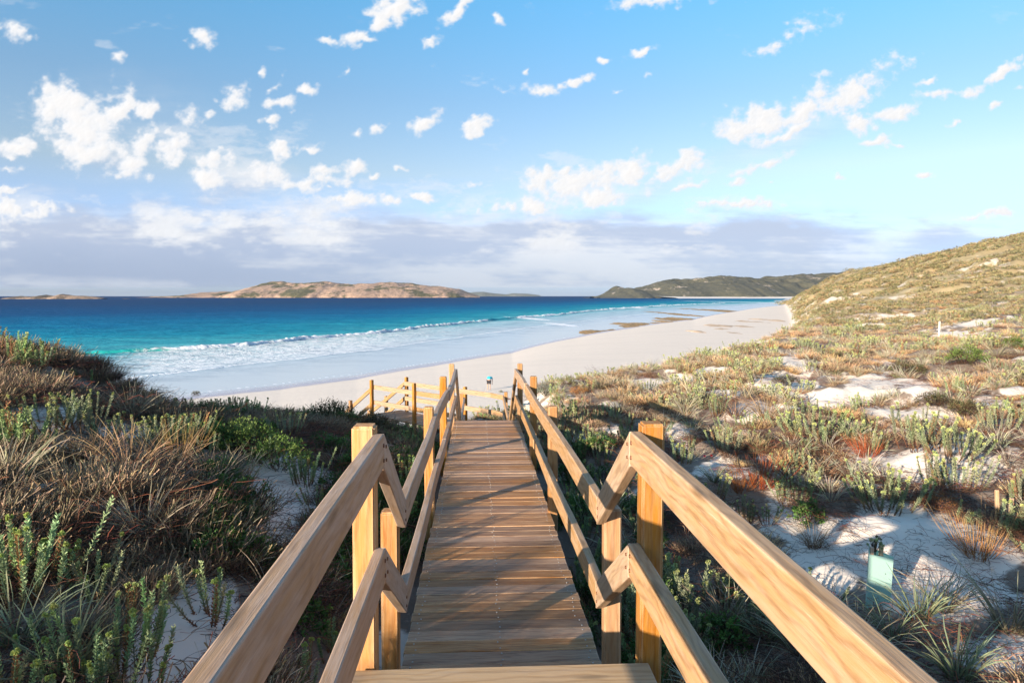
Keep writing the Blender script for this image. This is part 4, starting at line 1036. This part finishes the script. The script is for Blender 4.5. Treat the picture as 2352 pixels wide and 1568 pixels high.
# hillside heath
c = cands(30000, 45, 900, amin=20, amax=47, power=1.55)
place('hillside_heath', ['heath', 'heath_brown', 'heath_green', 'heath'], c, (c['dh'] > 1.2) & (c['u'] > 1780) & (nz(c, .06, 131)+.12*nz(c, .5, 133) > .48), .7, 1.5, 'low olive and brown heath covering the hill on the right', 'heath', np.clip(c['D']/120, .55, 2.2))
# beach-side slope of left dune beyond the landing
c = cands(1200, 13, 40, amin=-45, amax=8, power=1.2)
place('slope_scrub', ['drybush_dark', 'grass_green', 'leaf_olive', 'spurge_shade'], c, (c['dh'] > .4) & (c['pd'] > .35) & (c['sm'] < .4) & (nz(c, .5, 141) > .4), .7, 1.2, 'dune scrub on the slope falling to the beach', 'scrub')
# ------------------------------------------------------------------ TREE GUARD, STAKES, MARKER
M_stake = wood('stake_timber', (.42,.27,.17), (.32,.20,.12), .5, (.45,.34,.26))
m, t, b = material('guard_plastic'); M_guard = m
tc = t.add('ShaderNodeTexCoord').outputs['Object']; sx_ = t.add('ShaderNodeSeparateXYZ'); t.l.new(tc, sx_.inputs[0])
b.inputs['Base Color'].default_value = (.48,.68,.63,1); b.inputs['Roughness'].default_value = .35
tr = t.add('ShaderNodeBsdfTranslucent', ins={'Color': (.58,.80,.75,1)}); tp = t.add('ShaderNodeBsdfTransparent', ins={'Color': (.55,.9,.83,1)})
m1 = t.add('ShaderNodeMixShader', ins={'Fac': .35}); t.l.new(b.outputs[0], m1.inputs[1]); t.l.new(tr.outputs[0], m1.inputs[2])
m2 = t.add('ShaderNodeMixShader', ins={'Fac': .12}); t.l.new(m1.outputs[0], m2.inputs[1]); t.l.new(tp.outputs[0], m2.inputs[2])
t.l.new(m2.outputs[0], t.n['Material Output'].inputs['Surface'])
gp = hit(2018, 1392); tg = empty('tree_guard', gp); tag(tg, 'translucent teal plastic tree guard on two timber stakes, standing on bare sand', 'tree guard')
S = gp.y/F*1.0   # metres per plan unit there
wg = 64*S; hg = 128*S
pts = [Vector((-wg/2, .0, 0)), Vector((wg/2, .0, 0)), Vector((-.02, wg*.72, 0))]
bm = bmesh.new()
rings = []
for zz in (-.04, hg*.5, hg):
    rg = []
    for k in range(3):
        a, b_ = pts[k], pts[(k+1)%3]
        for q in (.04, .96):
            p = a.lerp(b_, q); sh = (zz/hg)*.012; rg.append(bm.verts.new((p.x+sh, p.y, zz*(1+(.0 if k == 0 else .02))+(0 if zz < hg else (.022 if k == 2 else (-.035 if (k == 0 and q > .5) or (k == 1 and q < .5) else 0))))))
    rings.append(rg)
for a, b_ in zip(rings[:-1], rings[1:]):
    for k in range(6): bm.faces.new((a[k], a[(k+1)%6], b_[(k+1)%6], b_[k]))
me = bpy.data.meshes.new('plastic_sleeve'); bm.to_mesh(me); bm.free(); me.materials.append(M_guard)
sl = link('plastic_sleeve', me, tg); sl.modifiers.new('thick', 'SOLIDIFY').thickness = .003
for xx, yy, hh_ in ((-wg*.31, wg*.10, hg+.055), (wg*.22, wg*.34, hg+.05)):
    o = post('stake', xx, yy, -.2, hh_, .028, M_stake, tg, bev=.003)
hp = disc_mesh('hole', [(Vector((wg*.22, -.002, hg*f_)), (0,-1,0)) for f_ in (.16,.38,.62)], simple('hole_dark', (.02,.03,.03)), .004, .003); link('fixing_hole', hp, tg)
sd = leafbush(200, .055, .10, (.42,.45,.24), .022, .013, 16).mesh('seedling', M_pl); so_ = link('seedling', sd, None, gp+Vector((.0, wg*.35, hg+.02))); tag(so_, 'small grey green seedling growing out of the top of the teal tree guard', 'seedling')
# give the seedling a stem down to the ground
q = PB(); q.tube(np.array([[[0,0,-hg],[.005,0,-hg*.5],[0,0,.06]]]), .004, np.array((.12,.09,.05)), 5); st_ = link('stem', q.mesh('stem', M_dry), so_)
for u, v, hgt, tl, l in ((2292,1203,.30,.06,'leaning weathered stake near the right edge, the taller of the pair'),(2318,1205,.24,-.04,'leaning weathered stake near the right edge, the shorter of the pair')):
    p = hit(u, v); o = post('timber_stake', p.x, p.y, p.z-.1, p.z+p.y/F*(84 if tl > 0 else 66), .03, M_stake, None, bev=.003); o.rotation_euler[1] = -tl; tag(o, l, 'stake', 'timber stakes near the right edge')
p = hit(2157, 772); hm = p.y/F*34
o = post('marker_post', p.x, p.y, p.z-.2, p.z+hm, .06, simple('white_paint', (.75,.74,.70), .6, 0, .08, 12), None, bev=.008); tag(o, 'short white marker post standing on the dune below the hill', 'marker post')
# ------------------------------------------------------------------ REEF ROCKS
m, t, b = material('reef_rock'); M_reef = m; pos = t.add('ShaderNodeNewGeometry').outputs['Position']
n = t.noise(pos, .8, 6, .7); n2 = t.noise(pos, 3., 5, .7)
t.l.new(t.mix(t.ramp(n, [(.35, 0.), (.65, 1.)]), (.13,.085,.03), (.46,.28,.11)), b.inputs['Base Color']); b.inputs['Roughness'].default_value = .7
bp = t.add('ShaderNodeBump', ins={'Distance': .3, 'Height': n2}); t.l.new(bp.outputs[0], b.inputs['Normal'])
m, t, b = material('beach_rock'); M_brock = m; pos = t.add('ShaderNodeNewGeometry').outputs['Position']
n = t.noise(pos, .8, 6, .7); t.l.new(t.mix(n, (.30,.21,.14), (.55,.42,.30)), b.inputs['Base Color']); b.inputs['Roughness'].default_value = .9
def flatrock(name, u, v, ru, hgt, label, mat, asp=.5, zb=0.):
    D = (CAMZ-zb)*F/(v-680); x0 = (u-U0)/F*D; rx = ru/F*D*1.15; ry = D*D/(F*CAMZ)*asp*22
    n, m_ = 72, 20
    V = [(x0, D, zb+hgt*.7)]; 
    a = np.linspace(0, 2*math.pi, n, endpoint=False); sd_ = random.randrange(999)
    rad = .35+1.2*fbm(np.cos(a)*1.8+sd_, np.sin(a)*1.8+sd_*2, sd_, 3)
    for k in range(1, m_+1):
        f = k/m_; r_ = rad*f
        X = x0+np.cos(a)*r_*rx; Y = D+np.sin(a)*r_*ry
        nn = fbm(X*.45, Y*.16, sd_, 5)
        Z = zb+hgt*(1-f**3)*(2.6*nn-.75)-.35*f**6+.04
        V += list(zip(X, Y, Z))
    tri = [(0, 1+k, 1+(k+1) % n) for k in range(n)]
    qd = [(1+(j-1)*n+k, 1+j*n+k, 1+j*n+(k+1) % n, 1+(j-1)*n+(k+1) % n) for j in range(1, m_) for k in range(n)]
    o = link(name, new_mesh(name, V, [np.array(tri), np.array(qd)], None, False, [mat]))
    return tag(o, label, 'rock', 'flat reef rocks at the water edge' if mat is M_reef else 'rocks on the far beach')
for u, v, ru, h_, l, a_ in [(1440,768,65,.55,'largest brown reef shelf at the shoreline, nearest to the walkway',.5),(1430,773,40,.4,'small reef tongue in front of the largest brown shelf',.3),(1375,766,35,.3,'low reef patch at the seaward end of the largest brown shelf',.4),(1500,759,60,.5,'brown reef shelf right of and behind the largest',.5),
  (1470,748,55,.35,'thin reef strip in the shallows behind the largest shelf',.35),(1570,746,55,.5,'far brown reef shelf in the shallows',.5),(1600,738,50,.5,'reef shelf touching the beach beyond the far brown one',.5),(1560,737,28,.3,'small reef patch in the water beside the far shelf',.4),(1680,716,40,.4,'distant thin reef strip along the beach',.5),(1540,721,20,.3,'tiny far reef patch in the shallows',.4)]:
    flatrock('reef_rock', u, v, ru, h_, l, M_reef, a_, .0)
for u, v, ru, h_, l in [(1680,760,22,.25,'pale rock patch on the beach nearest to the dune'),(1715,752,25,.25,'pale rock patch on the beach beside the dune foot'),(1700,768,18,.2,'small pale rock patch in front of the others on the beach'),(1660,750,30,.25,'pale rock ledge in the middle of the beach'),(1740,741,25,.3,'pale rock ledge further up the beach'),(1610,764,14,.2,'small isolated rock patch on the beach'),(1780,738,20,.35,'rock ledge under the foot of the hill')]:
    flatrock('beach_rock', u, v, ru, h_, l, M_brock, .28, 1.95)
# ------------------------------------------------------------------ PERSON bending on the beach
def skin_body(name, verts, edges, radii, mat, parent=None, sub=1, root=0):
    me = bpy.data.meshes.new(name); me.from_pydata(verts, edges, []); o = link(name, me, parent)
    o.modifiers.new('skin', 'SKIN'); 
    sk = me.skin_vertices[0].data if len(me.skin_vertices) else None
    if sk is None:
        bm = bmesh.new(); bm.from_mesh(me); bm.verts.layers.skin.verify(); bm.to_mesh(me); bm.free(); sk = me.skin_vertices[0].data
    for i, r_ in enumerate(radii): sk[i].radius = r_ if isinstance(r_, tuple) else (r_, r_)
    sk[root].use_root = True
    sd = o.modifiers.new('sub', 'SUBSURF'); sd.levels = sub; sd.render_levels = sub
    me.materials.append(mat); return o
pr = hit(1123, 896); D_ = pr.y
ps = empty('person', pr); tag(ps, 'person in a turquoise shirt and black shorts bending forward on the sand', 'person')
M_skin = simple('skin', (.40,.24,.17), .6); M_shirt = simple('turquoise_shirt', (.03,.42,.58), .8, 0, .15, 8); M_short = simple('black_shorts', (.018,.016,.022), .8); M_hair = simple('dark_hair', (.05,.03,.02), .7)
# x right, y away (person faces away), z up
J = [(0,0,.93),(0,.12,1.06),(0,.30,1.18),(0,.46,1.20),(0,.56,1.12),(0,.64,1.04),      # pelvis, spine, chest, shoulders-centre, neck, head
     (-.10,0,.88),(-.12,-.02,.50),(-.12,-.03,.10),(-.13,.08,.035),                        # left leg
     (.10,0,.88),(.12,-.02,.50),(.12,-.03,.10),(.13,.08,.035),                            # right leg
     (-.19,.46,1.16),(-.22,.50,.90),(-.20,.60,.66),(.19,.44,1.16),(.26,.40,.90),(.24,.42,.66),
     (-.20,.63,.57),(.24,.44,.57)]
Ed = [(0,1),(1,2),(2,3),(3,4),(4,5),(0,6),(6,7),(7,8),(8,9),(0,10),(10,11),(11,12),(12,13),(3,14),(14,15),(15,16),(3,17),(17,18),(18,19),(16,20),(19,21)]
Ra = [.14,.14,.15,.13,.06,.095,.09,.06,.042,.04,.09,.06,.042,.04,.06,.042,.03,.06,.042,.03,.03,.03]
body = skin_body('body', J, Ed, Ra, M_skin, ps)
for hx, (cx_, cy_, cz_) in ((-1, J[20]), (1, J[21])):
    hv_, he_, hr_ = [(cx_, cy_, cz_+.04)], [], [.022]
    for k in range(5):
        a0 = len(hv_); fx = (k-2)*.016; ln = [.05,.07,.08,.072,.058][k]
        hv_ += [(cx_+fx, cy_+.005, cz_-.01), (cx_+fx*1.2, cy_+.012, cz_-.01-ln*.55), (cx_+fx*1.2, cy_+.0, cz_-.01-ln)]
        he_ += [(0, a0), (a0, a0+1), (a0+1, a0+2)]; hr_ += [.011, .009, .007]
    skin_body('hand', hv_, he_, hr_, M_skin, body, 1)
sh = skin_body('shirt', [(0,.02,.99),(0,.12,1.07),(0,.30,1.19),(0,.47,1.21),(-.20,.46,1.17),(-.225,.49,1.0),(.20,.44,1.17),(.25,.42,1.0)], [(0,1),(1,2),(2,3),(3,4),(4,5),(3,6),(6,7)], [.165,.17,.175,.15,.085,.075,.085,.075], M_shirt, ps)
s2 = skin_body('shorts', [(0,0,.94),(-.10,0,.86),(-.12,-.01,.55),(.10,0,.86),(.12,-.01,.55)], [(0,1),(1,2),(0,3),(3,4)], [.165,.12,.095,.12,.095], M_short, ps)
hr = skin_body('hair', [(0,.60,1.09),(0,.68,1.06),(0,.72,1.0)], [(0,1),(1,2)], [.09,.10,.07], M_hair, body)
sc_ = (D_/F*31)/1.30
ps.scale = (sc_,)*3; ps.rotation_euler[2] = R(-12)
# ------------------------------------------------------------------ TALL SHRUBS behind-left of the camera (they shade the foreground)
M_bark = simple('bark', (.12,.09,.07), .9, 0, .3, 30)
def tall_shrub(x, y, h_, w_, label, dens=1.0):
    z = gz(x, y); r = empty('coastal_shrub', (x, y, z)); tag(r, label, 'shrub', 'tall shrubs beside the upper platform')
    k = 16; Pth, hh_ = stems(k, .15, h_*.6, h_*.9, w_/h_*.9, 6); q = PB(); q.tube(Pth, np.array([.03,.025,.02,.014,.01,.006])[None]*h_*.5, np.array((.13,.10,.075)), 6)
    link('trunk', q.mesh('trunk', M_bark), r)
    B = PB(); nc = int(120*dens); a = rng.random(nc)*6.283; ct = rng.uniform(-.3, 1, nc); rr = rng.uniform(.55, 1.05, nc)
    cc = np.stack([np.cos(a)*np.sqrt(1-ct**2)*rr*w_, np.sin(a)*np.sqrt(1-ct**2)*rr*w_, h_*.55+ct*rr*h_*.45], 1)
    n_ = nc*42; qd = rng.integers(0, nc, n_); P0 = cc[qd]+rng.normal(size=(n_, 3))*.09*w_
    Dv = unit(rng.normal(size=(n_, 3))); cl = jit((.10,.13,.05), nc, .3)[qd]
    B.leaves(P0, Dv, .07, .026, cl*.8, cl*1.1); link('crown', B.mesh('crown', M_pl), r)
    return r
SHR = [(-3.8,-3.2,1.45,.9),(-5.6,-1.8,1.6,.9),(-7.0,-.4,1.5,1.0),(-9.0,1.2,1.3,1.1),(-11.0,2.8,1.2,1.2),(-13.4,4.4,1.1,1.2),(-4.6,.2,.8,.6),(-8.2,-3.0,2.1,1.1),(-11.4,-.6,1.7,1.2),(-2.4,-2.0,.7,.5)]
for k, (x, y, h_, w_) in enumerate(SHR):
    tall_shrub(x, y, h_, w_, 'tall grey green coastal shrub standing left of and behind the upper platform')
# ------------------------------------------------------------------ WORLD + SUN
EXPO, SKY_S, HAZE = 1.3, .125, .8e-5
SUN_EL, SUN_AZ = 13.5, 225.0    # azimuth from +Y toward +X: the sun stands behind and left of the viewer
w = bpy.data.worlds.new('World'); SC.world = w; w.use_nodes = True; t = NT(w.node_tree)
bg = t.n['Background']
sky = t.add('ShaderNodeTexSky', sky_type='NISHITA', sun_disc=False, sun_elevation=R(SUN_EL), sun_rotation=R(SUN_AZ), air_density=1.0, dust_density=.6, ozone_density=1.6)
dsep = t.add('ShaderNodeSeparateXYZ'); t.l.new(t.add('ShaderNodeTexCoord').outputs['Generated'], dsep.inputs[0])
tcol = t.ramp(dsep.outputs[2], [(.0, (.34,.47,.98)), (.06, (.40,.52,.96)), (.17, (.66,.61,.63)), (.27, (.56,.65,.71)), (.40, (.43,.80,.91)), (.55, (.62,.82,.92)), (1., (.85,.92,.92))])
tint = t.mix(1., sky.outputs[0], tcol, 'MULTIPLY')
t.l.new(tint, bg.inputs[0]); bg.inputs[1].default_value = SKY_S
# cloud layer: a curved sheet of sky far beyond the hills, its cover computed per vertex
CL = [(200,290,85,70,0,1),(160,232,52,34,0,1),(275,258,42,24,40,1),(110,255,25,38,0,.8),(48,340,40,17,0,1),(195,355,60,36,10,1),(342,252,21,17,0,1),(322,330,50,24,25,1),(398,338,42,24,20,1),(292,376,36,24,0,1),(10,470,36,30,0,.9),
 (467,90,24,24,-40,.9),(278,132,14,10,0,.6),(30,75,25,14,0,.5),(537,220,28,26,0,1),(642,240,36,13,5,.9),(622,203,26,9,35,.7),(610,277,16,8,0,.8),(713,200,16,10,20,.8),(790,160,12,6,30,.6),(590,172,8,8,0,.6),
 (905,22,52,24,20,1),(872,52,22,16,0,1),(812,86,34,12,15,.9),(752,98,20,8,0,.7),(1062,18,48,13,35,.95),(985,96,20,9,10,.8),(1150,44,12,6,0,.6),(640,340,27,16,0,.9),(712,340,30,15,0,1),(817,320,14,13,0,.9),(868,298,26,13,30,.9),
 (978,280,38,18,38,1),(1090,292,43,16,25,1),(1240,210,42,16,5,.95),(1320,190,30,11,8,1),(1196,176,9,10,0,.7),(1390,140,14,8,0,.8),(1458,122,26,10,20,.95),(1410,208,8,5,0,.5),(1148,205,8,4,0,.3),
 (808,387,20,14,0,1),(742,398,30,12,15,.8),(500,360,42,20,0,.85),(600,400,60,30,0,.8),(470,410,28,26,0,.9),(700,425,80,16,5,.7),(800,462,64,16,5,.9),(890,460,24,10,0,.9),(965,452,28,9,3,.95),(757,433,15,7,0,.8),(850,412,10,6,0,.7),(910,388,14,6,0,.6),
 (1245,425,50,40,0,1),(1340,420,95,34,14,1),(1225,470,55,22,0,1),(1450,385,36,30,30,.9),(1530,400,62,14,28,.7),(1600,365,26,22,20,.9),(1590,425,45,9,22,.8),(1375,462,44,20,15,.9),(1150,472,32,18,0,.9),(1290,400,20,16,0,.8),(1095,415,12,6,0,.5),
 (1740,278,82,42,8,1),(1840,258,88,40,24,1),(1950,222,110,34,27,1),(1810,305,80,13,22,.9),(1695,305,26,24,0,1),(1745,378,62,12,20,.85),(1700,420,30,9,15,.9),(1958,290,30,23,20,1),(2050,258,72,20,22,.85),(2010,322,46,10,10,.8),(2055,330,20,6,0,.7),
 (2165,220,32,10,0,.7),(2300,170,100,13,27,.95),(2135,178,20,8,38,.85),(2195,285,18,6,10,.7),(2110,403,22,7,5,.8),(1935,412,12,5,0,.6),(1700,465,90,9,5,.7),(1880,180,8,4,0,.2),(1840,70,45,12,20,.35),(1780,110,20,6,20,.25),(1510,4,110,9,5,.4),(1780,408,12,7,0,.7),(2290,235,14,7,30,.5),(2352,200,20,8,20,.5),(2240,495,80,7,5,.6),
 (1000,160,8,4,0,.3),(1480,170,6,4,0,.3),(450,270,20,20,0,.55),(490,255,12,10,0,.5),(100,482,46,9,0,.6),(15,380,30,10,0,.9),(15,438,40,10,0,.8)]

NXc, NZc = 1700, 620
gx = np.linspace(-1.05, 1.05, NXc); gzz = np.linspace(-.004, .60, NZc)
GX, GZ = np.meshgrid(gx, gzz, indexing='ij')
def fb(sx, sz, seed, o=5, g=.55, ox=0, oz=0): return fbm(GX*sx+ox, GZ*sz+oz, seed, o, g)-.5
WXc = GX+fb(16, 20, 201)*.030+fb(60, 60, 205, 3)*.012; WZc = GZ+fb(18, 22, 203)*.026+fb(60, 60, 207, 3)*.012
def blobf(u, v, ru, rv, rot, soft=1.16):
    rx, ry, rz = ray(u, v); dx = (WXc-rx/ry)*F; dz = (WZc-rz/ry)*F; c, s_ = math.cos(R(rot)), math.sin(R(rot))
    return np.hypot((dx*c+dz*s_)/(ru*soft), (-dx*s_+dz*c)/(rv*soft))
acc = np.full(GX.shape, -1.)
for (u, v, ru, rv, rot, st_) in CL: acc = np.maximum(acc, st_*(1-blobf(u, v, ru, rv, rot)))
det = fb(24, 34, 211, 6, .6); det2 = fb(80, 90, 213, 4)
rawc = acc+.085+det*1.35+det2*1.0
cm = sstep(-.16, .66, rawc)**1.35*(.80+.20*sstep(-.18, .08, det+.5*det2+.35*acc))
# small scattered shreds
shred = fb(10, 26, 221, 6, .62, GZ*3)+.5*fb(3, 5, 223)
cm = np.maximum(cm, sstep(.20, .36, shred)*.35*sstep(.02, .10, GZ)*sstep(.5, .3, GZ))
nC = fb(4.5, 22, 231, 6, .62, GZ*4); nD = fb(7, 16, 233, 6, .6); nE = fb(2., 60, 235, 5, .6)
top = GZ+nC*.055+nD*.05
band = sstep(.004, .018, GZ+nC*.01)*sstep(.135, .088, top)*.96
band = np.maximum(band, sstep(.012, .0, GZ)*.45)
band *= 1-.5*sstep(.45, 1.0, GX+nD*.3)
sb = np.zeros(GX.shape)
for (u, v, ru, rv, rot, st_) in ((540,430,190,80,10,.85),(760,492,240,40,4,.9),(240,345,130,60,0,.5),(100,470,200,50,0,.3),(1350,455,330,50,8,.35),(1800,320,260,50,15,.3),(620,500,300,40,0,.7),(1100,505,500,28,0,.7),(300,300,260,160,0,.25)):
    sb = np.maximum(sb, st_*sstep(1., .1, blobf(u, v, ru, rv, rot, 1.)))
sb = sb*(.45+.55*sstep(-.14, .12, nD))
grey_a = np.maximum(band, sb)
# colours as seen (display values), grey layer then white puffs on top
def C8(*c): return np.array(col8(*c))
k1 = sstep(-.16, .16, nC+.5*nE+.4*nD)[..., None]; hz = sstep(.015, .11, GZ+nD*.03)[..., None]; rt_ = sstep(-.6, .5, GX)[..., None]
lo = C8(166,182,210)*(1-rt_)+C8(192,206,228)*rt_; hi_ = C8(208,216,230)*(1-rt_)+C8(228,233,240)*rt_
low_ = lo*(1-k1*.75)+hi_*k1*.75; upp = C8(196,206,226)*(1-k1)+C8(244,244,246)*k1
gcol = low_*(1-hz)+upp*hz
gcol = np.where(GZ[..., None] < .012, gcol*.4+C8(186,206,228)*.6, gcol)
# sunlit side lower left of puffs: brightness from the density gradient
gxx = np.gradient(rawc, axis=0)/(gx[1]-gx[0]); gz_ = np.gradient(rawc, axis=1)/(gzz[1]-gzz[0])
thick = sstep(.3, 1.2, rawc); shade_ = np.clip(.5+(gxx*.4+gz_*-.2)*.012, 0, 1)
wcol = C8(246,248,252)*(1-thick[..., None])+C8(255,253,252)*thick[..., None]
wcol = wcol*(.95+.08*shade_[..., None])
puff = sstep(.02, .24, fb(9, 22, 241, 6, .6)+.25*nC+.0)*sstep(.040, .075, GZ)*sstep(.165, .110, GZ)*sstep(.65, .3, GX)*.9
cm = np.maximum(cm, puff)
cmk = cm*(1-.35*band*sstep(.08, .05, GZ))
cmk = cmk*sstep(.03, .075, GZ)
alpha = 1-(1-grey_a*.93)*(1-cmk)
ccol = (wcol*cmk[..., None]+gcol*(grey_a*.93*(1-cmk))[..., None])/np.maximum(alpha, 1e-4)[..., None]
edge = sstep(1.05, .95, np.abs(GX))*sstep(.60, .55, GZ); alpha = alpha*edge
dv = np.stack([GX, np.ones_like(GX), GZ], -1); dv /= np.linalg.norm(dv, axis=-1, keepdims=True)
ii = np.arange(NXc*NZc).reshape(NXc, NZc)
qf = np.stack([ii[:-1,:-1], ii[1:,:-1], ii[1:,1:], ii[:-1,1:]], -1)
keep = (np.maximum.reduce([alpha[:-1,:-1], alpha[1:,:-1], alpha[1:,1:], alpha[:-1,1:]]) > .004)
mcl, t, b = material('cloud_cover'); t.n.remove(b)
cme = new_mesh('sky_clouds', (dv*40000.).reshape(-1, 3)+np.array([0, 0, CAMZ]), [qf[keep]], {'ca': ('FLOAT', alpha), 'cc': ('FLOAT_VECTOR', ccol)}, True, [mcl])
em = t.add('ShaderNodeEmission', ins={'Strength': 1.0/2**EXPO}); t.l.new(t.add('ShaderNodeAttribute', attribute_name='cc').outputs['Vector'], em.inputs[0])
tr = t.add('ShaderNodeBsdfTransparent'); mx = t.add('ShaderNodeMixShader'); t.l.new(t.add('ShaderNodeAttribute', attribute_name='ca').outputs['Fac'], mx.inputs[0])
t.l.new(tr.outputs[0], mx.inputs[1]); t.l.new(em.outputs[0], mx.inputs[2]); t.l.new(mx.outputs[0], t.n['Material Output'].inputs['Surface'])
mcl.cycles.emission_sampling = 'NONE'
cob = link('sky', cme); cob['kind'] = 'structure'
sl_ = bpy.data.lights.new('sun', 'SUN'); sl_.energy = 5.0; sl_.angle = R(.6); sl_.color = (1., .84, .65)
so_ = bpy.data.objects.new('sun', sl_); C.objects.link(so_)
el, a_ = R(SUN_EL), R(SUN_AZ)
sd_ = Vector((math.sin(a_)*math.cos(el), math.cos(a_)*math.cos(el), math.sin(el)))
so_.rotation_euler = sd_.to_track_quat('Z', 'Y').to_euler(); so_.location = (-20, -20, 30)
# ------------------------------------------------------------------ AIR
bm = bmesh.new(); bmesh.ops.create_cube(bm, size=1)
for v in bm.verts: v.co = Vector((v.co.x*76000, v.co.y*49000, (-30 if v.co.z < 0 else 210)))
me = bpy.data.meshes.new('haze'); bm.to_mesh(me); bm.free()
mh = bpy.data.materials.new('sea_air'); mh.use_nodes = True; t = NT(mh.node_tree); t.n.remove(t.n['Principled BSDF'])
pv = t.add('ShaderNodeVolumePrincipled', ins={'Color': (.80,.88,1.,1), 'Density': HAZE, 'Anisotropy': .2}); t.l.new(pv.outputs[0], t.n['Material Output'].inputs['Volume'])
me.materials.append(mh); ho = link('haze', me); ho['kind'] = 'stuff'; ho['label'] = 'thin pale sea air that lightens the far hills'; ho['category'] = 'haze'
# ------------------------------------------------------------------ CAMERA
cam = bpy.data.cameras.new('camera'); cam.sensor_width = 36; cam.lens = F/2352*36; cam.clip_start = .05; cam.clip_end = 100000
co = bpy.data.objects.new('camera', cam); C.objects.link(co); SC.camera = co
co.location = (0, 0, CAMZ); co.rotation_euler = (R(90)-PITCH, 0, -YAW)
SC.view_settings.view_transform = 'Standard'; SC.view_settings.look = 'None'; SC.view_settings.gamma = 1; SC.view_settings.exposure = EXPO
SC.render.engine = 'CYCLES'
